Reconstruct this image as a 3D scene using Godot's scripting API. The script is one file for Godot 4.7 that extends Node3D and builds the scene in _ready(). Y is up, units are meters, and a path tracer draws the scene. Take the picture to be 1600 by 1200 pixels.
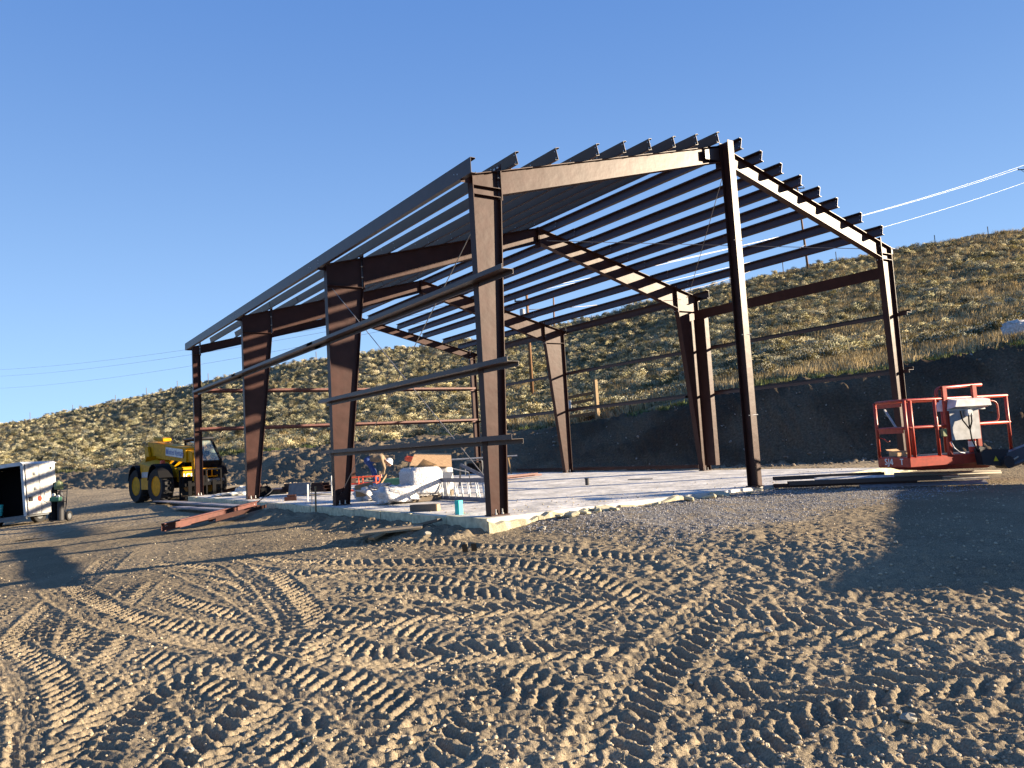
extends Node3D
# Steel building frame on a fresh slab under a sagebrush hill, low autumn sun from the right.
# x runs along the gable wall (0 = left wall, W = right wall), -z runs back along the building, y = 0 is the slab.

const EYE := Vector3(-6.332, 0.986, 9.978)
const YAW := -0.60378
const PITCH := 0.0826
const ROLL := -0.0591
const W := 11.73
const H := 5.25
const SLOPE := 0.2523
const ZS := [0.0, -6.133, -12.714, -18.982]
var rng := RandomNumberGenerator.new()
var names := {}
var cyaw := cos(YAW)
var syaw := sin(YAW)
var mat := {}

# ---------------------------------------------------------------- mesh helpers
class MB:
	var st := SurfaceTool.new()
	var smooth := false
	var col := Color.WHITE
	func _init(sm := false, c := Color.WHITE) -> void:
		st.begin(Mesh.PRIMITIVE_TRIANGLES)
		smooth = sm
		col = c
	func tri(a: Vector3, b: Vector3, c: Vector3, inside: Vector3) -> void:
		var n := (b - a).cross(c - a)
		if n.dot((a + b + c) / 3.0 - inside) > 0.0:
			var t := b
			b = c
			c = t
		st.set_smooth_group(0 if smooth else -1)
		for v in [a, b, c]:
			st.set_color(col)
			st.add_vertex(v)
	func quad(a: Vector3, b: Vector3, c: Vector3, d: Vector3, inside: Vector3) -> void:
		tri(a, b, c, inside)
		tri(a, c, d, inside)
	# any box with eight free corners: bottom ring p0..p3, top ring p4..p7
	func hexa(p: Array) -> void:
		var m := Vector3.ZERO
		for q in p:
			m += q
		m /= 8.0
		quad(p[0], p[1], p[2], p[3], m)
		quad(p[4], p[5], p[6], p[7], m)
		for i in 4:
			var j := (i + 1) % 4
			quad(p[i], p[j], p[4 + j], p[4 + i], m)
	# flat plate: four corners, thickened along n
	func plate(a: Vector3, b: Vector3, c: Vector3, d: Vector3, n: Vector3, t: float) -> void:
		var o := n.normalized() * t * 0.5
		hexa([a - o, b - o, c - o, d - o, a + o, b + o, c + o, d + o])
	func box(c: Vector3, s: Vector3, bs := Basis.IDENTITY) -> void:
		var p := []
		for y in [-0.5, 0.5]:
			for q in [[-0.5, -0.5], [0.5, -0.5], [0.5, 0.5], [-0.5, 0.5]]:
				p.append(c + bs * Vector3(q[0] * s.x, y * s.y, q[1] * s.z))
		hexa(p)
	# box with chamfered vertical and horizontal edges
	func bevel(c: Vector3, s: Vector3, e: float, bs := Basis.IDENTITY) -> void:
		var h := s * 0.5
		var rings := []
		for l in [[-h.y, e], [-h.y + e, 0.0], [h.y - e, 0.0], [h.y, e]]:
			var x: float = h.x - l[1]
			var z: float = h.z - l[1]
			var r := []
			for q in [[-x + e, -z], [x - e, -z], [x, -z + e], [x, z - e], [x - e, z], [-x + e, z], [-x, z - e], [-x, -z + e]]:
				r.append(c + bs * Vector3(q[0], l[0], q[1]))
			rings.append(r)
		loft(rings, true)
	func beam(a: Vector3, b: Vector3, w: float, hh: float, up := Vector3.UP) -> void:
		var d := (b - a).normalized()
		if absf(d.dot(up)) > 0.99:
			up = Vector3.RIGHT
		var s := d.cross(up).normalized() * w * 0.5
		var u := s.cross(d).normalized() * hh * 0.5
		hexa([a - s - u, a + s - u, a + s + u, a - s + u, b - s - u, b + s - u, b + s + u, b - s + u])
	func loft(rings: Array, caps := true) -> void:
		var mid := []
		for r in rings:
			var m := Vector3.ZERO
			for q in r:
				m += q
			mid.append(m / r.size())
		for i in rings.size() - 1:
			var n: int = rings[i].size()
			var ins0: Vector3 = (mid[i] * 2.0 + mid[i + 1]) / 3.0
			var ins1: Vector3 = (mid[i] + mid[i + 1] * 2.0) / 3.0
			for k in n:
				var l := (k + 1) % n
				tri(rings[i][k], rings[i][l], rings[i + 1][l], ins0)
				tri(rings[i][k], rings[i + 1][l], rings[i + 1][k], ins1)
		if caps:
			for e in [0, rings.size() - 1]:
				var o: int = 1 if e == 0 else rings.size() - 2
				for k in range(1, rings[e].size() - 1):
					tri(rings[e][0], rings[e][k], rings[e][k + 1], mid[o])
	func tube(pts: Array, r: float, sides := 8, r2 := -1.0) -> void:
		var rings := []
		var up := Vector3.UP
		for i in pts.size():
			var d: Vector3 = (pts[mini(i + 1, pts.size() - 1)] - pts[maxi(i - 1, 0)]).normalized()
			if absf(d.dot(up)) > 0.95:
				up = Vector3.RIGHT if absf(d.x) < 0.7 else Vector3.FORWARD
			var s := d.cross(up).normalized()
			var u := s.cross(d).normalized()
			up = u
			var rr := r if r2 < 0.0 else lerpf(r, r2, float(i) / maxi(1, pts.size() - 1))
			var ring := []
			for k in sides:
				var a := TAU * k / sides
				ring.append(pts[i] + (s * cos(a) + u * sin(a)) * rr)
			rings.append(ring)
		loft(rings, true)
	# turned shape: profile of [radius, height] about an axis
	func lathe(prof: Array, at: Vector3, axis := Vector3.UP, sides := 20) -> void:
		var s := axis.cross(Vector3.RIGHT if absf(axis.x) < 0.9 else Vector3.UP).normalized()
		var u := axis.cross(s).normalized()
		var rings := []
		for q in prof:
			var ring := []
			for k in sides:
				var a := TAU * k / sides
				ring.append(at + axis * q[1] + (s * cos(a) + u * sin(a)) * maxf(q[0], 0.0005))
			rings.append(ring)
		loft(rings, true)
	# convex outline extruded along v
	func prism(poly: Array, v: Vector3) -> void:
		var far := []
		for q in poly:
			far.append(q + v)
		loft([poly, far], true)
	func done() -> ArrayMesh:
		st.generate_normals()
		return st.commit()

func numbered(n: String, parent: Node) -> String:
	var key := str(parent.get_instance_id()) + n
	if not names.has(key):
		names[key] = 0
		return n
	names[key] += 1
	return "%s_%03d" % [n, names[key]]

func put(n: String, mb: MB, m: Material, parent: Node = self, kind := "") -> MeshInstance3D:
	return put_mesh(n, mb.done(), m, parent, kind)

func put_mesh(n: String, mesh: Mesh, m: Material, parent: Node = self, kind := "") -> MeshInstance3D:
	var o := MeshInstance3D.new()
	o.mesh = mesh
	o.material_override = m
	o.name = numbered(n, parent)
	if kind != "":
		o.set_meta("kind", kind)
	parent.add_child(o, true)
	return o

func tag(o: Node, label: String, category: String, group := "") -> Node:
	o.set_meta("label", label)
	o.set_meta("category", category)
	if group != "":
		o.set_meta("group", group)
	return o

func thing(n: String, label: String, category: String, at := Vector3.ZERO, turn := 0.0, group := "") -> Node3D:
	var o := Node3D.new()
	o.name = numbered(n, self)
	add_child(o, true)
	o.position = at
	o.rotation.y = turn
	tag(o, label, category, group)
	return o

func copy(src: Node3D, label: String, at: Vector3, turn: float, n := "") -> Node3D:
	var o: Node3D = src.duplicate()
	o.name = numbered(n if n != "" else str(src.name).rstrip("_0123456789"), self)
	add_child(o, true)
	o.position = at
	o.rotation.y = turn
	if label != "":
		o.set_meta("label", label)
	return o

# ---------------------------------------------------------------- materials
func noise_tex(freq: float, lo: float, hi: float, sd: int, size := 512, kind := FastNoiseLite.TYPE_SIMPLEX_SMOOTH, octaves := 4) -> NoiseTexture2D:
	var n := FastNoiseLite.new()
	n.seed = sd
	n.noise_type = kind
	n.frequency = freq
	n.fractal_octaves = octaves
	var t := NoiseTexture2D.new()
	t.width = size
	t.height = size
	t.seamless = true
	t.noise = n
	var g := Gradient.new()
	g.offsets = PackedFloat32Array([0.0, 1.0])
	g.colors = PackedColorArray([Color(lo, lo, lo), Color(hi, hi, hi)])
	t.color_ramp = g
	return t

func normal_tex(freq: float, sd: int, strength: float, size := 512, octaves := 4) -> NoiseTexture2D:
	var t := noise_tex(freq, 0.0, 1.0, sd, size, FastNoiseLite.TYPE_SIMPLEX_SMOOTH, octaves)
	t.color_ramp = null
	t.as_normal_map = true
	t.bump_strength = strength
	return t

func lin(r: float, g: float, b: float) -> Color:
	return Color(r, g, b).linear_to_srgb()

func mk(n: String, c: Color, rough: float, metal := 0.0, tex: Texture2D = null, scale := 1.0, nrm: Texture2D = null, nscale := 1.0) -> StandardMaterial3D:
	var m := StandardMaterial3D.new()
	m.resource_name = n
	m.albedo_color = c
	m.roughness = rough
	m.metallic = metal
	if tex or nrm:
		m.uv1_triplanar = true
		m.uv1_world_triplanar = true
		m.uv1_scale = Vector3.ONE * scale
	if tex:
		m.albedo_texture = tex
	if nrm:
		m.normal_enabled = true
		m.normal_texture = nrm
		m.normal_scale = nscale
	mat[n] = m
	return m

func make_materials() -> void:
	var soft := noise_tex(0.012, 0.72, 1.0, 3)
	var streak := noise_tex(0.03, 0.6, 1.0, 4)
	var grain := noise_tex(0.09, 0.55, 1.0, 5)
	var bump := normal_tex(0.06, 6, 3.0)
	var fine := normal_tex(0.02, 7, 2.0)
	mk("steel", lin(0.050, 0.022, 0.018), 0.42, 0.0, noise_tex(0.02, 0.84, 1.0, 31), 0.3, fine, 0.12)
	mk("steel_red", lin(0.15, 0.042, 0.030), 0.5, 0.0, streak, 0.5)
	mk("purlin", lin(0.052, 0.029, 0.026), 0.42, 0.0, noise_tex(0.02, 0.82, 1.0, 32), 0.3, fine, 0.12)
	mk("zinc", lin(0.55, 0.55, 0.53), 0.4, 0.8)
	mk("cable", lin(0.28, 0.26, 0.24), 0.5, 0.5)
	mk("concrete", lin(0.78, 0.755, 0.71), 0.75, 0.0, noise_tex(0.007, 0.66, 1.0, 33, 1024, FastNoiseLite.TYPE_SIMPLEX_SMOOTH, 6), 0.16, bump, 0.25)
	mk("foam", lin(0.74, 0.68, 0.46), 0.85, 0.0, soft, 0.9, bump, 0.3)
	mk("foam_torn", lin(0.70, 0.64, 0.44), 0.9, 0.0, grain, 1.2, bump, 0.6)
	var g := mk("ground", Color.WHITE, 0.95, 0.0, grain, 1.35, normal_tex(0.11, 8, 9.0, 1024, 5), 1.5)
	g.vertex_color_use_as_albedo = true
	g.specular_mode = BaseMaterial3D.SPECULAR_DISABLED
	var hm := mk("hill", Color.WHITE, 0.95, 0.0, grain, 0.21, bump, 1.0)
	hm.vertex_color_use_as_albedo = true
	hm.specular_mode = BaseMaterial3D.SPECULAR_DISABLED
	var pl := mk("leaf", Color.WHITE, 0.9)
	pl.vertex_color_use_as_albedo = true
	pl.backlight_enabled = true
	pl.backlight = Color(0.46, 0.43, 0.30)
	pl.specular_mode = BaseMaterial3D.SPECULAR_DISABLED
	var vm := mk("body", Color.WHITE, 0.85)
	vm.vertex_color_use_as_albedo = true
	mk("stone", lin(0.33, 0.29, 0.23), 0.9, 0.0, grain, 3.0)
	mk("stone_pale", lin(0.50, 0.46, 0.38), 0.9, 0.0, grain, 3.0)
	mk("wood", lin(0.42, 0.28, 0.14), 0.8, 0.0, grain, 2.0)
	mk("wood_grey", lin(0.24, 0.19, 0.14), 0.9, 0.0, grain, 2.0)
	mk("plywood", lin(0.47, 0.36, 0.22), 0.8, 0.0, grain, 1.6)
	mk("pole_wood", lin(0.30, 0.15, 0.06), 0.85, 0.0, grain, 1.0)
	mk("card", lin(0.68, 0.43, 0.22), 0.85, 0.0, soft, 2.0)
	mk("yellow", lin(0.74, 0.35, 0.003), 0.55, 0.0, soft, 0.8)
	mk("tan", lin(0.42, 0.30, 0.11), 0.5, 0.0, soft, 1.0)
	mk("black", lin(0.010, 0.010, 0.011), 0.7, 0.0)
	mat.steel.metallic_specular = 0.30
	mat.black.metallic_specular = 0.15
	mat.yellow.metallic_specular = 0.25
	mk("rubber", lin(0.022, 0.021, 0.022), 0.85, 0.0, grain, 3.0)
	mk("dark", lin(0.03, 0.03, 0.033), 0.55, 0.2)
	mk("grey", lin(0.17, 0.18, 0.19), 0.5, 0.1, soft, 1.0)
	mk("grey_light", lin(0.42, 0.43, 0.45), 0.5, 0.1, soft, 1.0)
	mk("white", lin(0.78, 0.78, 0.76), 0.45, 0.0, soft, 0.8)
	mk("white_dirty", lin(0.74, 0.72, 0.68), 0.5, 0.0, streak, 0.5)
	mk("lift_red", lin(0.50, 0.05, 0.022), 0.42, 0.0, soft, 1.4)
	mk("red", lin(0.55, 0.04, 0.02), 0.4)
	mk("orange_red", lin(0.62, 0.085, 0.03), 0.5)
	mk("teal", lin(0.05, 0.52, 0.47), 0.7)
	mk("green", lin(0.03, 0.12, 0.08), 0.6)
	mk("olive", lin(0.20, 0.23, 0.09), 0.45)
	mk("boom_grey", lin(0.06, 0.065, 0.08), 0.5, 0.1)
	mk("blue_grey", lin(0.13, 0.15, 0.21), 0.45, 0.2, soft, 1.0)
	mk("aluminium", lin(0.70, 0.69, 0.65), 0.35, 0.6)
	mk("hat", lin(0.82, 0.81, 0.76), 0.4)
	mk("plank_lavender", lin(0.34, 0.33, 0.37), 0.6, 0.0, streak, 0.6)
	mk("decal_blue", lin(0.05, 0.10, 0.28), 0.5)
	mk("decal_white", lin(0.75, 0.75, 0.75), 0.5)
	mk("decal_yellow", lin(0.70, 0.50, 0.02), 0.5)
	mk("wire_bright", lin(0.95, 0.95, 0.95), 0.4)
	var wrap := mk("wrap", lin(0.78, 0.77, 0.78), 0.3, 0.0, noise_tex(0.03, 0.62, 1.0, 12, 512, FastNoiseLite.TYPE_SIMPLEX_SMOOTH, 5), 1.6, normal_tex(0.03, 9, 10.0), 1.0)
	wrap.clearcoat_enabled = true
	wrap.clearcoat = 0.6
	var gl := StandardMaterial3D.new()
	gl.resource_name = "glass"
	gl.transparency = BaseMaterial3D.TRANSPARENCY_ALPHA
	gl.albedo_color = Color(0.62, 0.70, 0.68, 0.22)
	gl.roughness = 0.05
	mat["glass"] = gl

# ---------------------------------------------------------------- terrain
# bearing (right/depth), toe depth, toe height, bank top depth, its height, ridge depth, its height
const TB := [
	[-3.0, 70, 0.3, 80, 1.0, 180, 5.0], [-1.2, 70, 0.3, 80, 1.0, 190, 9.0], [-0.655, 62, 0.1, 70, 1.0, 190, 13.7], [-0.573, 52, -0.05, 62, 1.0, 180, 15.6],
	[-0.328, 41, -0.1, 52, 1.7, 150, 19.2], [-0.164, 36, -0.1, 47, 1.9, 130, 18.9], [-0.05, 33, -0.1, 45, 1.9, 125, 18.5], [0.082, 31, -0.1, 38, 1.8, 120, 19.8],
	[0.208, 29, -0.1, 33, 2.3, 118, 22.5], [0.328, 26.5, -0.1, 31, 2.95, 115, 24.5], [0.522, 24.5, -0.1, 29.5, 3.1, 112, 26.5], [0.655, 23, -0.1, 28, 3.7, 110, 28.2],
	[1.0, 22, -0.1, 27, 3.7, 110, 26.0], [1.6, 22, -0.1, 27, 3.0, 110, 18.0], [3.0, 22, -0.1, 27, 2.0, 110, 10.0]]
var n_roll := FastNoiseLite.new()
var n_mid := FastNoiseLite.new()
var n_clod := FastNoiseLite.new()
var n_fine := FastNoiseLite.new()
var n_small := FastNoiseLite.new()
var n_patch := FastNoiseLite.new()

func along(x: float, z: float) -> Vector2:      # (right, depth) of a point on the site
	return Vector2(cyaw * (x - EYE.x) - syaw * (z - EYE.z), -syaw * (x - EYE.x) - cyaw * (z - EYE.z))

func site(r: float, d: float) -> Vector2:
	return Vector2(EYE.x + cyaw * r - syaw * d, EYE.z - syaw * r - cyaw * d)

var smooth_tb := PackedFloat32Array()

func smooth_table() -> void:                     # the table above, resampled finely and smoothed so that the hill has no creases
	var raw := []
	for j in 241:
		var t := -3.0 + j * 0.025
		var i := 0
		while i < TB.size() - 2 and t > TB[i + 1][0]:
			i += 1
		var f: float = (t - TB[i][0]) / (TB[i + 1][0] - TB[i][0])
		var q := PackedFloat32Array()
		for k in range(1, 7):
			q.append(lerpf(TB[i][k], TB[i + 1][k], f))
		raw.append(q)
	for j in 241:
		for k in 6:
			var sum := 0.0
			var wsum := 0.0
			for e in range(-5, 6):
				var wt := 6.0 - absf(e)
				sum += raw[clampi(j + e, 0, 240)][k] * wt
				wsum += wt
			smooth_tb.append(sum / wsum)

func row(t: float) -> PackedFloat32Array:
	var f := (clampf(t, -2.999, 2.999) + 3.0) / 0.025
	var i := int(f)
	f -= i
	var q := PackedFloat32Array()
	q.resize(6)
	for k in 6:
		q[k] = lerpf(smooth_tb[i * 6 + k], smooth_tb[i * 6 + 6 + k], f)
	return q

func pad(x: float, z: float) -> float:
	var y := -0.07 - 0.13 * (1.0 - smoothstep(-0.3, 1.2, x))
	y += 0.073 * maxf(minf(x + 0.2, 0.0), -16.0)
	return y - 0.025 * maxf(z - 0.3, 0.0)

func terrain(x: float, z: float) -> float:
	var p := along(x, z)
	var y := pad(x, z)
	if p.y < 15.0:
		return y
	var q := row(p.x / p.y)
	if p.y < q[0]:
		var a := smoothstep(maxf(18.0, q[0] - 22.0), q[0], p.y)
		return lerpf(y, q[1], a)
	if p.y < q[2]:
		return lerpf(q[1], q[3], smoothstep(q[0], q[2], p.y))
	var s := (p.y - q[2]) / (q[4] - q[2])
	if s < 1.0:
		return q[3] + (q[5] - q[3]) * pow(s, 1.35)
	var e := p.y - q[4]
	return q[5] - 0.0006 * e * e if e < 100.0 else q[5] - 6.0 - 0.12 * (e - 100.0)

# tyre tracks pressed into the dirt, kept as a height field of 2.5 cm cells
const CELL := 0.025
const BX := -9.0
const BZ := -9.0
const BW := 640
const BH := 800
var press := PackedFloat32Array()
var press_mask := PackedFloat32Array()
const TRACKS := [
	[0.24, -6.10,6.0,-6.10,4.64,-6.10,2.69,-5.93,0.66,-5.49,-1.55,-4.81,-3.79,-4.2,-6.0],
	[0.27, -5.38,-3.0,-5.28,-1.49,-5.11,0.47,-4.81,1.63,-4.50,2.54,-4.28,3.63,-4.21,4.65,-4.27,5.73,-4.41,6.43],
	[0.25, -3.82,-2.5,-3.82,-0.77,-3.80,0.88,-3.84,2.31,-3.90,3.62,-3.72,4.23,-3.29,4.68,-2.88,5.26,-2.27,5.56,-1.69,5.98],
	[0.24, -4.09,-3.78,-3.62,-1.63,-3.15,0.26,-2.46,0.82,-1.92,1.46,-1.76,2.65,-1.72,4.14],
	[0.25, -6.14,0.78,-5.91,2.26,-5.93,3.85,-6.05,4.78,-6.2,6.5],
	[0.25, -3.11,-2.59,-3.37,0.18,-3.71,2.31,-4.21,3.72,-4.80,4.55,-5.4,5.2],
	[0.24, -5.93,4.81,-5.44,3.63,-4.77,3.23,-4.49,3.81,-4.4,4.6],
	[0.26, -4.62,6.29,-4.02,5.75,-3.65,5.59,-3.51,6.33,-3.22,6.80],
	[0.24, -3.95,7.01,-3.37,6.50,-2.80,6.12,-1.82,5.66,-0.9,5.3],
	[0.24, -3.60,7.29,-2.83,7.12,-2.14,7.26,-1.44,7.81],
	[0.24, -1.52,5.52,-1.24,6.48,-0.61,7.48],
	[0.25, -2.9,-2.0,-2.7,-0.2,-2.0,1.0,-1.4,2.2,-1.3,3.6,-1.6,4.8],
	[0.24, -4.6,3.2,-3.9,3.1,-3.2,3.3,-2.4,3.9,-1.6,4.6]]

func press_tracks() -> void:
	press.resize(BW * BH)
	press_mask.resize(BW * BH)
	var period := 0.15
	var all := TRACKS.duplicate()
	# older passes of the same machines, running off at other angles
	var r := RandomNumberGenerator.new()
	r.seed = 5
	for i in 8:
		var px := r.randf_range(-7.0, -2.6)
		var pz := r.randf_range(-3.0, 3.0)
		var ang := PI * 0.5 + r.randf_range(-0.5, 0.4)
		var bend := r.randf_range(-0.10, 0.10)
		var w := r.randf_range(0.2, 0.27)
		var lanes := [[w], [w]]
		for k in 8:
			for s in 2:
				lanes[s].append(px - sin(ang) * (s - 0.5) * 1.6)
				lanes[s].append(pz + cos(ang) * (s - 0.5) * 1.6)
			px += cos(ang) * 0.85
			pz += sin(ang) * 0.85
			ang += bend
		all.push_front(lanes[0])
		all.push_front(lanes[1])
	for tr in all:
		var c := Curve3D.new()
		c.bake_interval = 0.015
		var pts := []
		for i in range(1, tr.size(), 2):
			pts.append(Vector3(tr[i], 0, tr[i + 1]))
		for i in pts.size():
			var tan: Vector3 = (pts[mini(i + 1, pts.size() - 1)] - pts[maxi(i - 1, 0)]) / 6.0
			c.add_point(pts[i], -tan, tan)
		var bk := c.get_baked_points()
		var w: float = tr[0]
		var s := 0.0
		var total := bk.size() * 0.015
		for i in range(1, bk.size()):
			var d: Vector3 = bk[i] - bk[i - 1]
			s += d.length()
			d = d.normalized()
			var sx := -d.z
			var sz := d.x
			var strength := minf(1.0, minf(s, total - s) / 0.6) * (0.8 + 0.45 * n_roll.get_noise_2d(bk[i].x * 4.0, bk[i].z * 4.0))
			var v := -w * 1.25
			while v < w * 1.25:
				var x := bk[i].x + sx * v
				var z := bk[i].z + sz * v
				var cx := int((x - BX) / CELL)
				var cz := int((z - BZ) / CELL)
				if cx >= 0 and cz >= 0 and cx < BW and cz < BH:
					var av := absf(v)
					var h := 0.0
					var wob := n_mid.get_noise_2d(x * 3.0, z * 3.0)
					if av < w:
						var f := fposmod((s + av * 0.75 + (period * 0.5 if v > 0.0 else 0.0) + wob * 0.03) / period, 1.0)
						var bar := smoothstep(0.0, 0.09, f) - smoothstep(0.5, 0.64, f)
						bar *= smoothstep(0.0, 0.03, av)
						h = -0.045 * bar + 0.010 + 0.010 * wob
						h = lerpf(h, 0.012, smoothstep(w * 0.88, w, av))
					else:
						h = 0.02 * (1.0 - (av - w) / (w * 0.25)) * (0.6 + wob)
					var k := cz * BW + cx
					var mix := strength * (1.0 - 0.6 * smoothstep(w, w * 1.25, av))
					press[k] = lerpf(press[k], h, mix)
					press_mask[k] = lerpf(press_mask[k], 1.0, mix)
				v += 0.02

func track(x: float, z: float) -> Vector2:
	var fx := (x - BX) / CELL - 0.5
	var fz := (z - BZ) / CELL - 0.5
	var ix := int(fx)
	var iz := int(fz)
	if fx < 0.0 or fz < 0.0 or ix >= BW - 1 or iz >= BH - 1:
		return Vector2.ZERO
	fx -= ix
	fz -= iz
	var k := iz * BW + ix
	return Vector2(lerpf(lerpf(press[k], press[k + 1], fx), lerpf(press[k + BW], press[k + BW + 1], fx), fz), press_mask[k])

func on_slab(x: float, z: float) -> bool:
	return x > -0.1 and x < W + 0.15 and z < 0.2 and z > -19.15

func detail(x: float, z: float, d: float) -> float:
	# churned lumps on the right of the foreground, flatter rolled dirt on the left and far off
	var churn := smoothstep(-4.0, -1.8, x + 0.28 * z) * (1.0 - smoothstep(7.5, 12.0, d))
	var rough := 0.40 + 0.62 * churn + 0.30 * n_patch.get_noise_2d(x * 6.0, z * 6.0)
	rough = maxf(rough, 0.14) * lerpf(1.0, 0.36, smoothstep(7.0, 14.0, d))
	var q := track(x, z)
	var keep := 1.0 - 0.7 * q.y
	var h := 0.030 * n_roll.get_noise_2d(x, z)
	h += rough * keep * (0.026 * n_mid.get_noise_2d(x, z) + 0.025 * (n_clod.get_noise_2d(x, z) + 0.4) + 0.018 * n_small.get_noise_2d(x, z))
	h += 0.011 * n_fine.get_noise_2d(x, z)
	h += q.x * lerpf(1.0, 0.55, smoothstep(10.0, 15.0, d))
	# loose spoil thrown up along the left edge of the slab
	if x < 0.3 and x > -1.3 and z < 0.3 and z > -20.0:
		var e := 1.0 - absf(x + 0.55) / 0.75
		if e > 0.0:
			h += e * (0.05 + 0.13 * n_mid.get_noise_2d(x * 0.6 + 40.0, z * 0.6))
	return h

func dirt(x: float, z: float, d: float) -> Color:
	var n := n_patch.get_noise_2d(x, z)
	var m := n_mid.get_noise_2d(x * 0.5, z * 0.5)
	var c := Color(0.53, 0.435, 0.30).lerp(Color(0.42, 0.345, 0.24), clampf(0.5 + n + 0.4 * m, 0.0, 1.0))
	# bluish crushed gravel scattered in front of the slab
	var gv := smoothstep(0.2, 0.6, z) * (1.0 - smoothstep(2.2, 4.2, z + n * 1.5)) * smoothstep(0.3, 1.4, x) * (1.0 - smoothstep(6.5, 9.5, x))
	return c.lerp(Color(0.37, 0.36, 0.35), clampf(gv * (0.75 + m), 0.0, 0.9))

func sheet(rows: PackedFloat32Array, cols: PackedFloat32Array, near_part: bool, hole: bool) -> ArrayMesh:
	var back := 2.0
	var nc := cols.size()
	var nr := rows.size()
	var v := PackedVector3Array()
	var n := PackedVector3Array()
	var c := PackedColorArray()
	v.resize(nc * nr)
	n.resize(nc * nr)
	c.resize(nc * nr)
	for j in nr:
		var d := rows[j] - back
		for i in nc:
			var r := cols[i] * rows[j]
			var p := site(r, d)
			var y := terrain(p.x, p.y)
			var k := j * nc + i
			if near_part:
				if on_slab(p.x, p.y):
					y = -0.32
				else:
					y += detail(p.x, p.y, d)
				c[k] = dirt(p.x, p.y, d)
				if d > 18.0:
					y -= 0.02 * smoothstep(20.5, 22.0, d)
			else:
				var q := row(r / maxf(d, 1.0))
				var b := n_patch.get_noise_2d(p.x * 0.5, p.y * 0.5)
				var m := n_mid.get_noise_2d(p.x * 0.1, p.y * 0.1)
				if on_slab(p.x, p.y):
					y = -0.32
				elif d < q[0]:
					c[k] = dirt(p.x, p.y, d)
					y += 0.05 * m
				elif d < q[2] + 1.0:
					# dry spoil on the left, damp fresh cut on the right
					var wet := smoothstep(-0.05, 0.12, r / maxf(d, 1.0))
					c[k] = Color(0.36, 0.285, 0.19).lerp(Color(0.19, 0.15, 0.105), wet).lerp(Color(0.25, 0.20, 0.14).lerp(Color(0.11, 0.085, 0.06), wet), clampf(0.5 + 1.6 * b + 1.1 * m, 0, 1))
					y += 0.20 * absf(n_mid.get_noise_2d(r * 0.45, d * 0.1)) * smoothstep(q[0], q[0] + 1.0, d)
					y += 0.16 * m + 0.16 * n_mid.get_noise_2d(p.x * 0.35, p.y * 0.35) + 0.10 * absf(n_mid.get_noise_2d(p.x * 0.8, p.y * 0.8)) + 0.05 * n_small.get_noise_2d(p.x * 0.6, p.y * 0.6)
				else:
					c[k] = Color(0.38, 0.31, 0.19).lerp(Color(0.27, 0.225, 0.14), clampf(0.5 + b * 1.5 + 0.5 * m, 0, 1))
					y += 0.35 * n_roll.get_noise_2d(p.x * 0.12, p.y * 0.12) + 0.12 * m
			v[k] = Vector3(p.x, y, p.y)
	for j in nr:
		for i in nc:
			var k := j * nc + i
			var dx := v[k + 1 if i < nc - 1 else k] - v[k - 1 if i > 0 else k]
			var dz := v[k + nc if j < nr - 1 else k] - v[k - nc if j > 0 else k]
			n[k] = dx.cross(dz).normalized()
			if n[k].y < 0.0:
				n[k] = -n[k]
	var ix := PackedInt32Array()
	ix.resize((nc - 1) * (nr - 1) * 6)
	var o := 0
	for j in nr - 1:
		for i in nc - 1:
			var k := j * nc + i
			ix[o] = k
			ix[o + 1] = k + nc
			ix[o + 2] = k + 1
			ix[o + 3] = k + 1
			ix[o + 4] = k + nc
			ix[o + 5] = k + nc + 1
			o += 6
	var arr := []
	arr.resize(Mesh.ARRAY_MAX)
	arr[Mesh.ARRAY_VERTEX] = v
	arr[Mesh.ARRAY_NORMAL] = n
	arr[Mesh.ARRAY_COLOR] = c
	arr[Mesh.ARRAY_INDEX] = ix
	var am := ArrayMesh.new()
	am.add_surface_from_arrays(Mesh.PRIMITIVE_TRIANGLES, arr)
	return am

func spread(fine: int, coarse: int, edge: float, far: float) -> PackedFloat32Array:
	var c := PackedFloat32Array()
	for i in coarse:
		c.append(lerpf(-far, -edge, float(i) / coarse))
	for i in fine + 1:
		c.append(lerpf(-edge, edge, float(i) / fine))
	for i in range(1, coarse + 1):
		c.append(lerpf(edge, far, float(i) / coarse))
	return c

func build_ground() -> void:
	var rows := PackedFloat32Array()
	var d := 0.4
	while d < 24.0:
		rows.append(d)
		d *= 1.0033 if d > 4.6 else 1.05
	put_mesh("ground", sheet(rows, spread(780, 24, 0.70, 3.0), true, true), mat.ground, self, "structure")
	rows = PackedFloat32Array()
	d = 22.0
	while d < 520.0:
		rows.append(d)
		d *= 1.009
	put_mesh("hill", sheet(rows, spread(520, 30, 0.8, 3.0), false, true), mat.hill, self, "structure")
	# the lot behind the photographer
	var mb := MB.new()
	mb.col = Color(0.32, 0.24, 0.15)
	var a := site(-60, -0.8)
	var b := site(60, -0.8)
	var e := site(60, -90)
	var f := site(-60, -90)
	mb.quad(Vector3(a.x, -0.78, a.y), Vector3(b.x, -0.78, b.y), Vector3(e.x, -1.0, e.y), Vector3(f.x, -1.0, f.y), Vector3(0, -50, 0))
	put("lot", mb, mat.ground, self, "structure")

# ---------------------------------------------------------------- the steel frame
func roof_y(x: float) -> float:
	return H + SLOPE * minf(x, W - x)

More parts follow.
